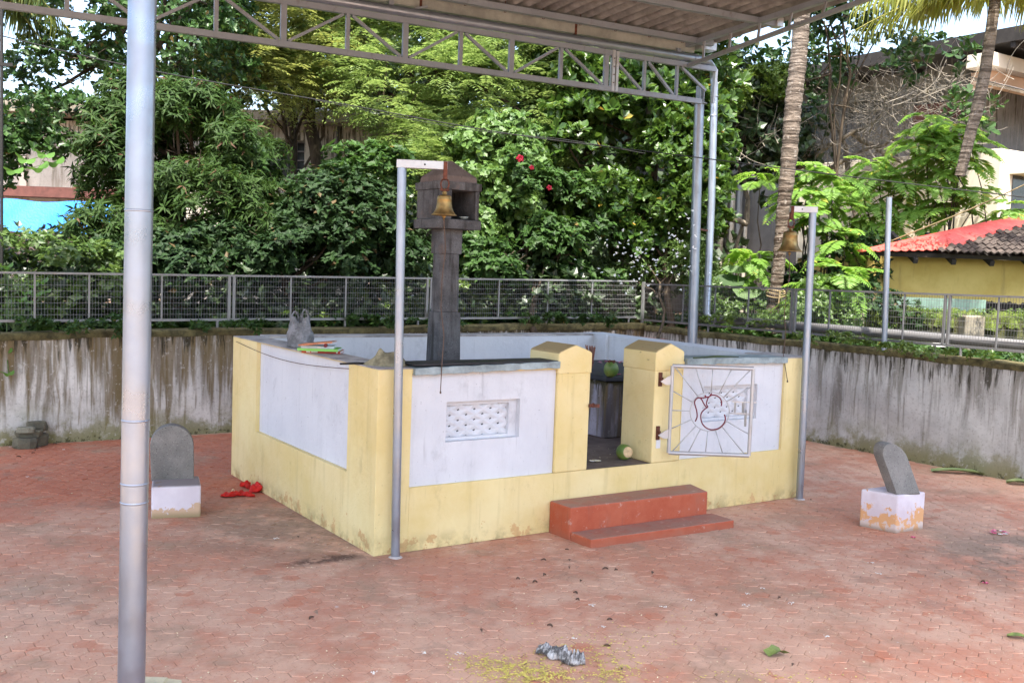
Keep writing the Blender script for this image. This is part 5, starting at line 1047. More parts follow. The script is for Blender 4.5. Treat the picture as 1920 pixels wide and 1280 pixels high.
def crown_pts(blobs, nsub, rsub, k, upb=.35, bottom=-.6, hollow=.55):
    bw_ = [blob_world(b) for b in blobs]; wt = np.array([a * c for _, a, _, c in bw_]) ** .9; wt /= wt.sum(); subs = []; P = []; Nn = []
    for _ in range(nsub):
        c, a, dp_, h = bw_[rng.choice(len(bw_), p=wt)]; u = rnd_dirs(1)[0]; r = hollow + (1 - hollow) * rng.random() ** .5
        if u[2] < bottom: u[2] *= -1
        q = c + (LAT * u[0] * a + FWD * u[1] * dp_ + UP * u[2] * h) * r
        if q[2] < GZ + .05: q[2] = GZ + .1 + .3 * rng.random()
        rs = rsub * rng.uniform(.55, 1.35); subs.append((q, rs)); kk = max(3, int(k * (rs / rsub) ** 2))
        out = unit(LAT * u[0] / a + FWD * u[1] / dp_ + UP * u[2] / h)
        v = unit(rnd_dirs(kk) + .45 * out + upb * UP); P.append(q + v * rs * rng.uniform(.45, 1.05, (kk, 1)) * [1, 1, .75]); Nn.append(v)
    return np.concatenate(P), np.concatenate(Nn), subs
def rosettes(P, Nn, m, L_, upb=.5, splay=(.7, 1.35), droop=.0, jit=.25):
    n = len(P); A = unit(Nn * .6 + UP * upb + rng.normal(size=(n, 3)) * jit); T1 = unit(np.cross(A, rnd_dirs(n))); T2 = np.cross(A, T1)
    PP, DD, NN = [], [], []
    for j in range(m):
        a = (2 * math.pi * j / m + rng.uniform(-.3, .3, n))[:, None]; s = rng.uniform(*splay, n)[:, None]; rad = T1 * np.cos(a) + T2 * np.sin(a)
        d = unit(A * np.cos(s) + rad * np.sin(s) - UP * droop); PP.append(P + A * rng.uniform(-.2, .2, (n, 1)) * L_); DD.append(d); NN.append(unit(A * np.sin(s) - rad * np.cos(s) + UP * .15))
    P2 = np.concatenate(PP); return P2, np.concatenate(DD), np.concatenate(NN), L_ * rng.uniform(.45, 1.25, len(P2))
def fronds(P, Nn, nfr, FL, K, ll, droop=.5, upb=.25, spread=1.0):
    """compound leaves: rachis with K pairs of leaflets"""
    n = len(P); PP, DD, NN, LL = [], [], [], []
    for j in range(nfr):
        d0 = unit(Nn * [1, 1, .5] + rnd_dirs(n) * spread * [1, 1, .4] + UP * upb); fl = FL * rng.uniform(.7, 1.2, n)[:, None]; side = unit(np.cross(d0, UP)); upn = np.cross(side, d0)
        for k in range(K):
            f = (k + 1) / K; pos = P + d0 * fl * f - UP * fl * droop * f * f; tang = unit(d0 - UP * 2 * droop * f)
            prof = math.sin(math.pi * (.15 + .8 * f)) * .5 + .5
            for s_ in (-1, 1):
                PP.append(pos); DD.append(unit(side * s_ * 1.0 + tang * .45 - UP * .18)); NN.append(unit(upn + side * s_ * .1)); LL.append(ll * prof * rng.uniform(.8, 1.1, n))
    return np.concatenate(PP), np.concatenate(DD), np.concatenate(NN), np.concatenate(LL)
def limb(m, a, b, r0, r1, bend=.12, n=6, sides=7):
    a, b = np.array(a, float), np.array(b, float); L_ = np.linalg.norm(b - a); off = rng.normal(size=3) * bend * L_ * .5; P = [a + (b - a) * f + off * math.sin(math.pi * f) + rng.normal(size=3) * .012 * L_ for f in np.linspace(0, 1, n)]
    P[0] = a; m.tube(P, list(np.linspace(r0, r1, n)), sides, False); return P
M['bark'] = m_bark('dark_bark', (.04, .03, .022), (.10, .075, .05)); M['barkgrey'] = m_bark('grey_bark', (.10, .085, .065), (.24, .2, .15)); M['twig'] = m_plain('dry_twig', (.20, .175, .14), .9, var=.4, scale=8, bump=0); M['twigdark'] = m_plain('dark_twig', (.05, .038, .028), .9, var=.3, bump=0)
M['L_jak'] = m_leaf('jak_leaf', (.014, .042, .013), (.046, .100, .020), (.14, .10, .03), tn=.012, rough=.42, spec=.35, trans=.22)
M['L_mango'] = m_leaf('long_leaf', (.014, .037, .008), (.040, .080, .014), (.10, .055, .03), trans=.3, tn=.03, rough=.6, spec=.2)
M['L_light'] = m_leaf('feathery_light_leaf', (.12, .20, .045), (.23, .32, .09), trans=.45, rough=.5)
M['L_yellow'] = m_leaf('yellowish_feathery_leaf', (.16, .205, .045), (.30, .335, .09), trans=.45, rough=.5)
M['L_vine'] = m_leaf('vine_leaf', (.045, .105, .022), (.105, .19, .035), trans=.35, rough=.5)
M['L_gloss'] = m_leaf('glossy_leaf', (.020, .058, .012), (.070, .135, .018), (.35, .25, .04), rough=.34, trans=.3, tn=.012, spec=.5)
M['L_hib'] = m_leaf('hibiscus_leaf', (.018, .044, .013), (.045, .105, .016), (.16, .12, .03), tn=.012, trans=.3, rough=.55, spec=.3)
M['L_dark'] = m_leaf('dark_shrub_leaf', (.010, .026, .009), (.022, .054, .011), (.10, .07, .03), tn=.02, trans=.2, rough=.6, spec=.25)
M['L_peri'] = m_leaf('periwinkle_leaf', (.045, .095, .02), (.10, .165, .036), trans=.35)
M['L_fern'] = m_leaf('poinciana_leaf', (.11, .23, .035), (.19, .34, .05), (.34, .36, .06), trans=.5, tn=.04, rough=.55)
M['L_palm'] = m_leaf('palm_leaflet', (.11, .14, .02), (.24, .25, .05), trans=.4)
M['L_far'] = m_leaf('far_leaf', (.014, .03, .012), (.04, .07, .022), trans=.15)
M['L_moss'] = m_leaf('creeper_leaf', (.06, .11, .015), (.12, .19, .03), trans=.3)
def tree(name, label, cat, base, blobs, nsub, rsub, k, leaf, mat, L_, m=6, trunkr=.1, limbs=10, bark='bark', mode='ros', fork=None, trunk=True, group=None, **kw):
    base = np.array(base, float); root = thing(name, label, cat, base, group); P, Nn, subs = crown_pts(blobs, nsub, rsub, k, hollow=kw.pop('hollow', .55), bottom=kw.pop('bottom', -.6))
    wsc = kw.pop('wscale', 1.)
    if mode == 'ros': a = rosettes(P, Nn, m, L_, **kw)
    else: a = fronds(P, Nn, m, **kw)
    leaves('crown', a[0], a[1], a[2], a[3], leaf, mat, root, wsc)
    if trunk:
        mb = MB(); top = np.array(fork if fork is not None else blob_world(blobs[0])[0], float); P_ = limb(mb, base - UP * .1, top, trunkr, trunkr * .5, .05, 9, 10); mb.build('trunk', M[bark], root, smooth=True)
        mb = MB(); order = sorted(subs, key=lambda s: -s[1])[:limbs]
        for q, rs in order:
            st_ = P_[random.randint(4, 8)]; pp = limb(mb, st_, q, trunkr * .32, .012, .16, 7, 6)
            for _ in range(3): o_ = pp[random.randint(3, 6)]; limb(mb, o_, o_ + rnd_dirs(1)[0] * rs * 1.1, .012, .004, .1, 4, 4)
        mb.build('branches', M[bark], root, smooth=True)
    return root
g_ = lambda px, d: at(px, 600, d) * [1, 1, 0] + [0, 0, GZ]
# far dark woods closing the view
def woods(name, label, blobs, nsub, k, L_=.22):
    rs_ = 5 * L_
    P, Nn, _ = crown_pts(blobs, nsub, rs_, k, bottom=-1); a = rosettes(P, Nn, 5, L_); return leaves(name, a[0], a[1], a[2], a[3], 'ovate', M['L_far'], None, 1.2, 'stuff', label, 'woods')
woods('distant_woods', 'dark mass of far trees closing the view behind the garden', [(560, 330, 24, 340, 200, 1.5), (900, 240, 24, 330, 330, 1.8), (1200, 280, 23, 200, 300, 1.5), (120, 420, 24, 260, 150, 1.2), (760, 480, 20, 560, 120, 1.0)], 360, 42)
# left side
CLEAR = True
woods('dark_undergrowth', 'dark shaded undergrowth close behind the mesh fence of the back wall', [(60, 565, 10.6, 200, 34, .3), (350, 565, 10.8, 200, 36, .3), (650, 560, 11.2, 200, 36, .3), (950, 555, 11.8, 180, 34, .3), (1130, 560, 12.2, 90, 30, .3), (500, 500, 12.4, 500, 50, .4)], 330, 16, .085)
tree('jackfruit_tree', 'tall dark green tree with small round glossy leaves at the upper left, sky showing through', 'tree', g_(330, 14), [(250, 30, 13.5, 220, 150, 1.3), (180, 170, 13, 150, 60, .8), (400, 100, 13.6, 110, 110, .9), (130, 95, 13.4, 50, 60, .6), (330, -120, 14, 260, 100, 1.4)], 170, .34, 30, 'obovate', M['L_jak'], .082, 7, .12, 16)
tree('jackfruit_tree', 'lower dark rounded-leaf tree at the left edge in front of the long house', 'tree', g_(40, 13), [(110, 245, 12.6, 90, 45, .6), (40, 300, 12.4, 60, 45, .5), (-100, 250, 12.4, 90, 90, .6)], 46, .26, 24, 'obovate', M['L_jak'], .085, 7, .06, 8, trunk=False)
tree('mango_tree', 'bushy mango tree with long drooping leaves, left of the small house', 'tree', g_(330, 12.4), [(330, 300, 12, 150, 105, .9), (400, 430, 11.6, 170, 90, .8), (235, 420, 11.8, 70, 90, .6), (300, 215, 12.2, 100, 40, .5)], 130, .28, 42, 'lance', M['L_mango'], .125, 9, .09, 12, splay=(.8, 1.5), droop=.35)
CLEAR = False
tree('flowering_shrub', 'light green leafy shrub spilling over the fence at the far left', 'shrub', g_(60, 10.4), [(90, 500, 10.3, 120, 40, .4), (30, 560, 10.0, 70, 50, .3), (180, 560, 10.0, 45, 45, .25), (-60, 520, 10.2, 90, 80, .4)], 56, .17, 18, 'ovate', M['L_peri'], .075, 5, .02, 0, trunk=False, splay=(.8, 1.5), droop=.2)
def bigvine(label, spots, size, mat):
    root = thing('broad_leaf_vine', label, 'vine', at(*spots[0]))
    for px, py, d in spots:
        p = at(px, py, d); m = MB(); a0 = random.uniform(-.4, .4); P = [p]; 
        for k in range(14):
            a = math.pi * (.02 + .96 * k / 13); r = size * (.75 + .25 * abs(math.sin(a * 2.5))); P.append(p + LAT * r * math.cos(a + a0) + UP * r * -math.sin(a + a0) * .8 - FWD * .02 * math.sin(a * 2) + UP * size * .4)
        m.add(P, [(0, i, i + 1) for i in range(1, 14)]); m.build('leaf', mat, root)
    m = MB(); m.tube([at(*s) + FWD * .02 for s in spots], .004, 4); m.build('stem', M['L_vine'], root); return root
M['L_broad'] = m_leaf('broad_bright_leaf', (.08, .2, .03), (.12, .26, .04), trans=.4)
bigvine('bright broad-lobed vine leaves hanging on the fence at far left', [(60, 535, 9.55), (78, 528, 9.5), (68, 552, 9.55), (48, 548, 9.6), (85, 545, 9.55), (55, 565, 9.6), (38, 562, 9.55), (12, 500, 9.6), (10, 660, 9.3), (14, 700, 9.2)], .07, M['L_broad'])
bigvine('broad papaya-like leaves in front of the mango tree at left', [(50, 300, 11.6), (85, 290, 11.6), (70, 315, 11.5), (25, 320, 11.6), (100, 305, 11.6)], .13, M['L_broad'])
# middle
CLEAR = True
B1 = g_(592, 15.2)
fk = at(550, 235, 15.2)
tb = tree('tamarind_tree', 'tall tree with yellow-green feathery leaves and two dark leaning trunks before the small house', 'tree', B1, [(520, 60, 14.6, 110, 90, 1.1), (560, 140, 14.2, 130, 50, .9), (470, 150, 14.4, 80, 50, .8), (600, -60, 15, 160, 110, 1.3)], 165, .34, 13, 'leaflet', M['L_yellow'], .09, 3, .075, 7, mode='fr', fork=fk, FL=.30, K=5, ll=.10, droop=.35)
m = MB(); limb(m, B1 + LAT * .1, at(580, 225, 15.1), .13, .09, .04, 8, 10); limb(m, at(550, 235, 15.2), at(515, 60, 15.1), .09, .05, .06, 7, 8); limb(m, at(580, 225, 15.1), at(600, 30, 15), .09, .05, .05, 7, 8); m.build('trunk', M['bark'], tb, smooth=True)
tree('feathery_tree', 'large bright feathery-leaved tree filling the centre behind the truss', 'tree', g_(820, 14.6), [(760, 110, 14.2, 170, 90, 1.2), (860, 190, 13.8, 190, 80, 1.1), (980, 120, 14.2, 150, 90, 1.1), (770, 270, 13.8, 80, 60, .8), (900, 300, 13.4, 140, 60, .8), (880, -30, 14.4, 320, 100, 1.5), (1000, 230, 13.8, 90, 70, .8), (800, 330, 13.3, 90, 45, .6)], 340, .36, 12, 'leaflet', M['L_light'], .09, 3, .13, 22, mode='fr', FL=.30, K=5, ll=.10, droop=.4)
tree('leafy_vine', 'light green heart-leaved creeper draped over the trees behind the lamp tower', 'vine', g_(930, 12.4), [(930, 300, 12.6, 90, 55, .35), (960, 250, 12.8, 70, 30, .3), (920, 380, 12.2, 70, 60, .35), (880, 460, 11.9, 50, 60, .3), (985, 330, 12.5, 70, 50, .3)], 100, .22, 66, 'heart', M['L_vine'], .068, 3, .03, 5, splay=(.9, 1.5), droop=.45, upb=.1)
tree('glossy_leaf_tree', 'tall tree with big glossy paddle leaves behind the right half of the truss', 'tree', g_(1215, 14.4), [(1080, 140, 13.8, 90, 70, .8), (1190, 200, 13.6, 120, 90, .9), (1270, 110, 14, 90, 80, .9), (1100, 260, 13.4, 100, 60, .7), (1290, 240, 13.6, 60, 70, .6), (1180, 40, 14.2, 170, 60, 1.0)], 190, .32, 19, 'obovate', M['L_gloss'], .135, 7, .10, 14, splay=(.6, 1.3))
tree('glossy_leaf_tree', 'lower glossy paddle-leaved tree beside the tall grey shed pole', 'tree', g_(1260, 12.2), [(1240, 340, 12, 100, 60, .6), (1300, 400, 12, 70, 70, .5), (1180, 420, 11.9, 90, 55, .5), (1120, 390, 12, 60, 50, .4), (1270, 280, 12.2, 50, 40, .4)], 110, .24, 24, 'obovate', M['L_gloss'], .105, 7, .05, 10, splay=(.6, 1.35))
m = MB(); limb(m, g_(1222, 13.6), at(1222, 205, 13.6), .075, .055, .02, 9, 10); tk_ = m.build('trunk_stump', M['barkgrey'], None, smooth=True); tag(tk_, 'pale straight tree trunk showing between the glossy trees', 'tree trunk')
tree('dark_shrub', 'dense dark shrub behind the fence between the near pole and the bell post', 'shrub', g_(560, 11), [(520, 470, 11, 150, 60, .6), (640, 420, 11.2, 110, 80, .6), (420, 500, 10.8, 90, 50, .5), (700, 500, 10.8, 80, 60, .4), (300, 520, 10.8, 120, 50, .5)], 150, .24, 40, 'ovate', M['L_dark'], .07, 5, .05, 8, splay=(.8, 1.5), droop=.2)
tree('leafy_shrub', 'mid green broad-leaved shrub in front of the small house window', 'shrub', g_(600, 11.8), [(600, 400, 11.8, 90, 40, .5), (450, 345, 12, 60, 60, .5), (700, 350, 11.8, 45, 70, .4), (645, 330, 12, 15, 35, .3)], 56, .22, 26, 'ovate', M['L_hib'], .09, 5, .04, 8, splay=(.7, 1.4), droop=.15)
hib = tree('hibiscus_bush', 'hibiscus bush with three red flowers right of the lamp tower', 'shrub', g_(1000, 11), [(980, 470, 10.9, 110, 70, .5), (1060, 420, 11, 80, 80, .5), (990, 360, 11, 50, 60, .35), (900, 500, 10.7, 70, 60, .35), (1080, 510, 10.7, 90, 40, .35), (1035, 540, 10.2, 45, 30, .2)], 130, .22, 36, 'ovate', M['L_hib'], .08, 5, .04, 10, splay=(.8, 1.5), droop=.25)
M['hibred'] = m_plain('hibiscus_red', (.62, .012, .05), .5, var=.2, bump=0)
for px, py, s in ((975, 297, .040), (997, 314, .026), (1030, 352, .028)):
    p = at(px, py, 10.55); m = MB(); fc = unit(-FWD + UP * .3 + LAT * .2); T1 = unit(np.cross(fc, UP)); T2 = np.cross(T1, fc)
    for k in range(5):
        a = k * 1.2566; rd = T1 * math.cos(a) + T2 * math.sin(a); tg = -T1 * math.sin(a) + T2 * math.cos(a); m.add([p, p + rd * s * .6 + tg * s * .42 + fc * s * .25, p + rd * s * 1.05 + tg * s * .25, p + rd * s * 1.05 - tg * s * .25, p + rd * s * .6 - tg * s * .42 + fc * s * .2], [(0, 1, 2, 3, 4)])
    m.tube([p, p + fc * s * 1.0], .003, 5); m.build('flower', M['hibred'], hib)
tree('weed_clump', 'bright weeds and saplings behind the fence below the lamp tower', 'plant', g_(800, 10.2), [(900, 580, 10.1, 70, 26, .25), (720, 570, 10.1, 70, 26, .25), (570, 600, 10.1, 60, 16, .2), (830, 560, 10.2, 60, 30, .25)], 44, .12, 16, 'ovate', M['L_moss'], .055, 4, .01, 0, splay=(.8, 1.5), trunk=False)
peri = tree('periwinkle_bush', 'light green bush dotted with white flowers left of the grey shed pole', 'shrub', g_(1240, 11.1), [(1230, 470, 11, 90, 45, .45), (1180, 510, 10.9, 80, 40, .4), (1290, 500, 11, 50, 50, .35), (1330, 560, 11.4, 40, 40, .3)], 110, .17, 32, 'lance', M['L_peri'], .065, 6, .02, 8, splay=(.5, 1.3), wscale=1.5)
Pw = []
for _ in range(75): Pw.append(at(random.gauss(1245, 45), random.gauss(470, 28), 10.5 + random.random() * .3))
for _ in range(30): Pw.append(at(random.gauss(1180, 40), random.gauss(505, 20), 10.4 + random.random() * .3))
Pw = np.array(Pw); a = rosettes(Pw, np.tile(-FWD + UP * .6, (len(Pw), 1)), 4, .019, upb=.2, splay=(1.2, 1.5)); o = leaves('blossoms', a[0], a[1], a[2], a[3], 'ovate', M['whitep'], peri, 1.2, 'stuff')
# right
rng_t = np.random.default_rng(21)
dv = thing('dead_creeper', 'tangle of bare grey-brown dead twigs hanging against the large building', 'creeper', at(1560, 560, 15.9) * [1, 1, 0] + [0, 0, GZ]); m = MB()
for (px, py, rx, ry, n, d) in ((1640, 210, 150, 65, 330, 15.6), (1560, 290, 110, 50, 170, 15.8), (1400, 250, 65, 60, 130, 15.4), (1700, 300, 90, 60, 120, 15.8), (1760, 170, 110, 50, 110, 15.6)):
    for _ in range(n):
        p = at(px + rng_t.normal() * rx * .55, py + rng_t.normal() * ry * .55, d + rng_t.normal() * .35); dd = unit(rng_t.normal(size=3) * [1, 1, .8] + UP * -.05); L_ = rng_t.uniform(.25, .8); cv = rng_t.normal(size=3) * .5 + UP * .35; P = [p]
        for s in range(5): dd = unit(dd + cv * .28); P.append(P[-1] + dd * L_ / 5)
        m.tube(P, list(np.linspace(.0065, .0025, 6)), 3, False)
tag(m.build('twigs', M['twig'], dv), kind='stuff')
m = MB()
for (a, b_) in (((1590, 330, 15.9), (1560, 210, 15.7)), ((1520, 340, 15.9), (1690, 255, 15.6)), ((1490, 320, 15.9), (1620, 240, 15.7)), ((1600, 250, 15.7), (1760, 330, 15.8)), ((1400, 420, 15.4), (1380, 300, 15.4)), ((1400, 420, 15.4), (1310, 390, 15.0)), ((1395, 560, 15.5), (1400, 400, 15.4)), ((1560, 560, 15.9), (1590, 330, 15.9))): m = MB(); limb(m, at(*a), at(*b_), .045, .02, .12, 7, 7); m.build('stem', M['barkgrey'], dv, smooth=True)
pass
tree('creeper_leaves', 'sparse dark leaves growing through the dead twigs along the building', 'creeper', g_(1600, 15.6), [(1650, 110, 15.3, 130, 35, .4), (1440, 90, 15.6, 90, 80, .4), (1760, 130, 15.2, 60, 60, .4), (1800, 240, 15.2, 50, 60, .35), (1560, 180, 15.4, 120, 40, .3)], 62, .22, 9, 'obovate', M['L_jak'], .13, 4, .02, 0, trunk=False)
tree('hanging_creeper', 'dark leafy creeper hanging from above beside the coconut trunk against the sky', 'creeper', g_(1620, 15), [(1600, 20, 14.5, 100, 60, .5), (1560, 90, 14.5, 25, 70, .3), (1690, 40, 14.6, 60, 40, .4), (1440, -10, 14.5, 70, 60, .4), (1620, -90, 14.8, 250, 70, .8)], 90, .26, 14, 'ovate', M['L_dark'], .10, 4, .03, 12, splay=(1.0, 1.8), droop=.7, fork=at(1600, -60, 14.6))
tree('green_creeper', 'bright mossy creeper mound on the dark eave left of the coconut trunk', 'creeper', g_(1400, 15), [(1400, 165, 15, 90, 22, .4), (1350, 195, 14.8, 40, 40, .35), (1450, 150, 15, 50, 18, .3)], 60, .16, 30, 'leaflet', M['L_moss'], .07, 5, .02, 0, trunk=False, wscale=1.6)
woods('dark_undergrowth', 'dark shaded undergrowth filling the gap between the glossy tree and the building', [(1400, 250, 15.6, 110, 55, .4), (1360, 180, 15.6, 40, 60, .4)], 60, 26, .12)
# rank weeds covering the soil outside the walls
def ground_weeds(name, label, poly, n, L_, hmax):
    P = []
    while len(P) < n:
        x, y = random.uniform(*poly[0]), random.uniform(*poly[1])
        if y > 4.55 or x > 6.02:
            if 5.2 < x < 8 and 4.5 < y < 6.6 and random.random() < .9: continue
            P.append((x, y, GZ + random.random() ** 2 * hmax))
    P = np.array(P); a = rosettes(P, np.tile(UP, (len(P), 1)), 5, L_, splay=(.6, 1.4)); leaves(name, a[0], a[1], a[2], a[3], 'ovate', M['L_hib'], None, 1.2, 'stuff', label, 'weeds')
ground_weeds('garden_weeds', 'low green weeds covering the soil outside the right wall', ((6.0, 11.5), (-2.5, 7)), 9000, .07, .16)
ground_weeds('garden_weeds', 'low green weeds covering the soil behind the back wall', ((-4.5, 9), (4.6, 9)), 9000, .07, .12)
# coconut palm trunk
cp = thing('coconut_palm', 'tall coconut trunk with ringed bark and a rope tied round its foot', 'palm', at(1449, 600, 12.0) * [1, 1, 0] + [0, 0, GZ])
keys = [(1447, 625, 30), (1447, 590, 28), (1452, 560, 25), (1460, 500, 25), (1468, 400, 27), (1479, 300, 32), (1487, 200, 34), (1498, 100, 33), (1505, 20, 31), (1516, -120, 30), (1530, -300, 28)]
P = []; Rr = []; DP = 12.0
for i in range(len(keys) - 1):
    a, b_ = keys[i], keys[i + 1]; n = max(2, int(abs(a[1] - b_[1]) / 6))
    for k in range(n):
        f = k / n; p = at(a[0] + (b_[0] - a[0]) * f, a[1] + (b_[1] - a[1]) * f, DP); P.append(p); Rr.append((a[2] + (b_[2] - a[2]) * f) / 2 / F_PX * DP * .9 * (1 + .05 * ((len(P) % 3) - 1) + .03 * math.sin(len(P) * .7 + 1)))
t = NT('coconut_bark'); x_, y_, z_ = t.xyz(); n_ = t.noise(1, 6, .65, t.map(t.pos, (9, 9, 24))); ri = t.noise(1, 3, .5, t.map(t.pos, (2.2, 2.2, 30), (2, 2, 2)))
c_ = t.mix(t.ramp(n_, .35, .65), (.085, .065, .048), (.20, .16, .125)); c_ = t.mix(t.ramp(ri, .5, .57), c_, (.045, .03, .02)); c_ = t.mix(t.ramp(t.noise(16, 5, .7), .56, .68), c_, (.28, .25, .215)); c_ = t.mix(t.math('MULTIPLY', t.ramp(z_, 1.8, 3.5), .15), c_, (.30, .27, .23)); t.bump(t.math('ADD', n_, ri), 1.0, .03); M['palmbark'] = t.done(c_, .9, 0, .2)
m = MB(); m.tube(P, Rr, 22, False); m.build('trunk', M['palmbark'], cp, smooth=True)
m = MB()
for k, z in enumerate((545, 550, 556)): c = at(1454, z, DP); m.tube([c + (LAT * math.cos(a) + FWD * math.sin(a)) * .105 + UP * (.012 * math.sin(a * 2 + k)) for a in np.linspace(0, 2 * math.pi, 20)], .007, 5)
m.tube([at(1463, 545, 11.88), at(1461, 562, 11.86), at(1459, 575, 11.86)], .009, 5)
tag(m.build('rope_tie', M['rope'], None), 'rope wound round the foot of the coconut trunk', 'rope')
def frond(root, base, dir_, L_, droop, nl, ll, mat, spine='L_spine', sag=.0, roll=0.):
    base = np.array(base, float); d0 = unit(np.array(dir_, float)); n = 26; P = [base + d0 * L_ * f - UP * L_ * droop * f ** 2 for f in np.linspace(0, 1, n)]; m = MB(); m.tube(P, list(np.linspace(.022, .004, n)), 5); sp = m.build('frond', M['palmrib'], root, smooth=True)
    PP, DD, NN, LL = [], [], [], []
    for k in range(nl):
        f = .12 + .88 * k / nl; pos = base + d0 * L_ * f - UP * L_ * droop * f * f; tg = unit(d0 - UP * 2 * droop * f); sd_ = unit(np.cross(tg, UP)); un = np.cross(sd_, tg)
        for s_ in (-1, 1): PP.append(pos); DD.append(unit(sd_ * s_ * (1 - .5 * f) + tg * (.5 + .5 * f) - UP * (.35 + sag) + rng.normal(size=3) * .05)); NN.append(unit(un + rng.normal(size=3) * .15)); LL.append(ll * (.55 + .6 * math.sin(math.pi * (.1 + .8 * f))) * rng.uniform(.85, 1.1))
    leaves('leaflets', PP, DD, NN, np.array(LL), 'blade', mat, sp, 1.1, 'stuff')
M['palmrib'] = m_plain('palm_rib', (.26, .24, .06), .6, var=.2)
p2 = thing('coconut_palm', 'second coconut palm at the upper right with yellow-green drooping fronds', 'palm', g_(1800, 14)); hub = at(1868, -20, 12.6)
m = MB(); kp = [(1800, 330), (1822, 240), (1830, 215), (1848, 130), (1858, 60), (1866, 0), (1868, -40)]; m.tube([at(a, b, 12.7) for a, b in kp], [.058, .064, .068, .064, .062, .06, .08], 16, False); m.build('trunk', M['palmbark'], p2, smooth=True)
for dl, df, du, L_, dr in ((-1, -.1, .30, 1.7, .75), (-1, .3, .05, 1.5, .55), (-.9, -.5, .55, 1.8, .9), (-.55, .2, .4, 1.5, 1.0), (1, -.1, .35, 1.8, .8), (1, .3, .2, 1.6, 1.0), (.5, -.4, .5, 1.6, 1.1), (-.2, .9, .6, 1.8, .8), (.3, .8, .6, 1.9, .7), (0, -.9, .7, 1.8, .8), (.8, .6, .7, 1.9, .6), (-.8, .6, .7, 2.0, .5)):
    frond(p2, hub, LAT * dl + FWD * df + UP * du, L_, dr * .6, 46, .42, M['L_palm'], sag=.5)
p3 = thing('coconut_palm', 'dark coconut palm fronds entering at the upper left corner', 'palm', g_(-150, 13)); hub = at(-60, -60, 13)
m = MB(); m.tube([g_(-90, 13), at(-75, 250, 13), hub], [.12, .1, .09], 12, False); m.build('trunk', M['palmbark'], p3, smooth=True)
M['L_palmdark'] = m_leaf('dark_palm_leaflet', (.05, .08, .02), (.12, .14, .03), trans=.3)
for dl, df, du, L_, dr in ((1, 0, .05, 1.15, .9), (.9, .3, -.2, .9, .9), (.8, -.3, .3, 1.1, .9), (1, .1, -.5, .9, .6), (-1, 0, .5, 1.5, .8), (0, 1, .5, 1.5, .8), (0, -1, .5, 1.4, .8)): frond(p3, hub, LAT * dl + FWD * df + UP * du, L_, dr * .7, 36, .4, M['L_palmdark'], sag=.5)
pL = at(3, 60, 10.2); tag(MB().tube([pL * [1, 1, 0] + [0, 0, GZ], pL + UP * 1.0], .014, 8).bar(at(-20, 120, 10.2), at(24, 122, 10.2), .03).build('utility_pole', M['black'], smooth='auto'), 'thin dark utility pole with a short crossbar at the left frame edge', 'pole')
# poinciana saplings: feathery layered fronds
def poinciana(label, base, spots, group='feathery saplings in front of the large building', size=.46):
    root = thing('poinciana_sapling', label, 'sapling', base, group); m = MB(); base = np.array(base, float); PP, DD, NN, LL = [], [], [], []
    for (px, py, d, n) in spots:
        hubp = at(px, py, d); limb(m, base + (hubp - base) * random.uniform(0, .3), hubp, .013, .005, .12, 6, 6)
        for k in range(n + 3):
            a = 2 * math.pi * k / (n + 3) + random.uniform(-.3, .3); dv_ = unit(LAT * math.cos(a) + FWD * math.sin(a) + UP * random.uniform(-.1, .75)); L_ = size * random.uniform(.7, 1.2); dr = random.uniform(.35, .85); hp = hubp + UP * random.uniform(-.12, .12)
            K = 16
            for j in range(K):
                f = .12 + .88 * (j + 1) / K; pos = hp + dv_ * L_ * f - UP * L_ * dr * f * f; tg = unit(dv_ - UP * 2 * dr * f); sd_ = unit(np.cross(tg, UP)); un = np.cross(sd_, tg); w_ = math.sin(math.pi * (.12 + .80 * f))
                for s_ in (-1, 1): PP.append(pos); DD.append(unit(sd_ * s_ + tg * .45 - UP * .12 + rng.normal(size=3) * .05)); NN.append(unit(un + rng.normal(size=3) * .12)); LL.append(.30 * L_ * w_ + .02)
    leaves('foliage', PP, DD, NN, np.array(LL), 'leaflet', M['L_fern'], root, 1.05); m.build('stems', M['twigdark'], root); return root
poinciana('tallest feathery sapling, crown top level with the maroon band on the building', g_(1760, 14.2), [(1740, 235, 13.8, 8), (1785, 240, 14.0, 8), (1715, 265, 13.9, 7), (1770, 280, 13.9, 9), (1805, 265, 14.0, 6), (1735, 305, 13.9, 8), (1790, 310, 13.9, 7), (1820, 290, 14.0, 4), (1760, 330, 13.9, 6)])
poinciana('feathery sapling just right of the coconut trunk', g_(1530, 12.8), [(1520, 320, 12.8, 9), (1515, 350, 12.7, 7), (1560, 375, 12.7, 8), (1510, 400, 12.6, 7), (1545, 420, 12.6, 8), (1490, 370, 12.8, 5), (1570, 350, 12.9, 5), (1580, 450, 12.4, 6)])
poinciana('feathery sapling leaning over the left end of the red roof', g_(1660, 14.2), [(1640, 315, 14.0, 8), (1680, 335, 13.9, 8), (1620, 350, 13.9, 7), (1700, 365, 13.9, 8), (1650, 385, 13.9, 8), (1720, 400, 13.9, 7), (1610, 405, 13.9, 7), (1765, 375, 13.9, 6), (1795, 385, 13.9, 5), (1670, 420, 13.8, 6), (1835, 365, 13.9, 4), (1635, 430, 13.8, 6)])
poinciana('small feathery sapling low beside the foot of the coconut trunk', g_(1560, 12), [(1545, 530, 11.8, 7), (1520, 545, 11.8, 6), (1580, 520, 11.8, 6)])
poinciana('feathery tuft showing above the ridge of the red roof', g_(1880, 15), [(1875, 398, 14.5, 7), (1900, 405, 14.6, 5)])
poinciana('little feathery plant just left of the coconut trunk', g_(1420, 12.6), [(1425, 330, 13.6, 5), (1420, 495, 12.4, 7), (1405, 480, 12.4, 5)])
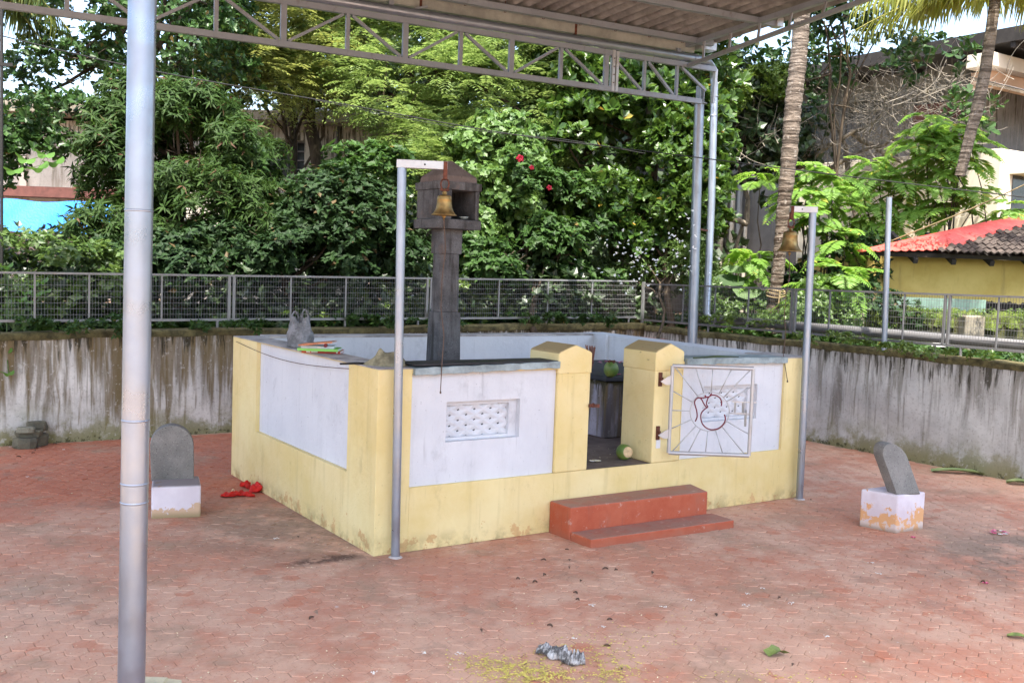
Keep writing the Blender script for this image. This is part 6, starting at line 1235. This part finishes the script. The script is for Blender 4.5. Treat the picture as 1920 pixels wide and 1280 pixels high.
# taro and small papaya by the pole
tr_ = thing('taro_plant', 'big arrow-shaped taro leaves between the rain pipe and the coconut trunk', 'plant', g_(1385, 12.3))
for k, (px, py, w_, h_) in enumerate(((1375, 525, 70, 22), (1400, 540, 60, 40), (1440, 560, 50, 30), (1385, 505, 60, 14), (1430, 575, 40, 22))):
    c = at(px, py, 12.2); m = MB(); s = 12.2 / F_PX; prof = [(-.5, .1), (-.35, .42), (-.05, .5), (.2, .35), (.5, -.15), (.25, -.4), (-.05, -.5), (-.3, -.42), (-.42, -.15)]
    P = [c + LAT * x * w_ * s + UP * y * h_ * s + FWD * (y * h_ * s * .9) for x, y in prof]; P.append(c - FWD * .0 - UP * .012); n = len(P) - 1; m.add(P, [(n, i, (i + 1) % n) for i in range(n)]); m.build('leaf', M['L_vine'] if k % 2 else M['L_hib'], tr_, smooth=True)
    m = MB(); m.tube([c, c - UP * .2, g_(1385, 12.3)], .01, 5); m.build('leaf_stalk', M['L_vine'], tr_)
# low growth along the outside of the right wall and under the fence
tree('creeping_weeds', 'low bright weeds growing along the outside of the right wall under the fence', 'weeds', g_(1500, 11.5), [(1400, 590, 11.6, 90, 16, .3), (1540, 595, 11.2, 90, 18, .3), (1350, 575, 11.7, 50, 26, .3), (1560, 560, 11.6, 60, 34, .3), (1490, 600, 11.4, 80, 14, .3)], 130, .13, 20, 'ovate', M['L_peri'], .045, 4, .01, 0, trunk=False, splay=(.8, 1.5))
CLEAR = False
tree('creeping_weeds', 'small creeping leaves on top of the right wall below the pipe', 'weeds', at(1600, 650, 10.2), [(1450, 612, 11.0, 90, 5, .08), (1580, 635, 10.2, 80, 6, .08), (1370, 598, 11.4, 50, 5, .08), (1690, 655, 9.7, 50, 6, .08), (1790, 665, 9.4, 60, 5, .06)], 90, .05, 12, 'ovate', M['L_moss'], .032, 4, .01, 0, trunk=False, splay=(.8, 1.5))
CLEAR = False
tree('wall_top_weeds', 'weeds sprouting along the top of the stained back wall', 'weeds', at(300, 615, 9.4), [(120, 615, 9.2, 120, 10, .1), (420, 612, 9.6, 120, 8, .1), (700, 606, 10.2, 200, 8, .1), (1050, 600, 11.2, 150, 6, .1), (215, 610, 9.1, 25, 16, .1)], 110, .055, 12, 'ovate', M['L_hib'], .04, 4, .01, 0, trunk=False, splay=(.8, 1.5))
CLEAR = True
tree('bush_behind_moss_wall', 'leafy bush between the saplings and the yellow shed', 'shrub', g_(1590, 12.8), [(1590, 500, 12.9, 60, 60, .4), (1600, 560, 12.6, 50, 40, .3), (1660, 590, 12.0, 50, 30, .2), (1480, 545, 12.9, 30, 40, .3)], 60, .17, 16, 'ovate', M['L_dark'], .075, 5, .03, 5, splay=(.8, 1.5), droop=.2)
tree('moss_growth', 'green ferns and moss sprouting on the low mossy wall', 'moss', at(1700, 590, 12), [(1700, 588, 12.05, 60, 8, .06), (1830, 590, 12.05, 110, 8, .06), (1660, 605, 12.0, 25, 25, .05)], 90, .05, 14, 'leaflet', M['L_moss'], .022, 4, .01, 0, trunk=False, splay=(.5, 1.5), wscale=1.6)
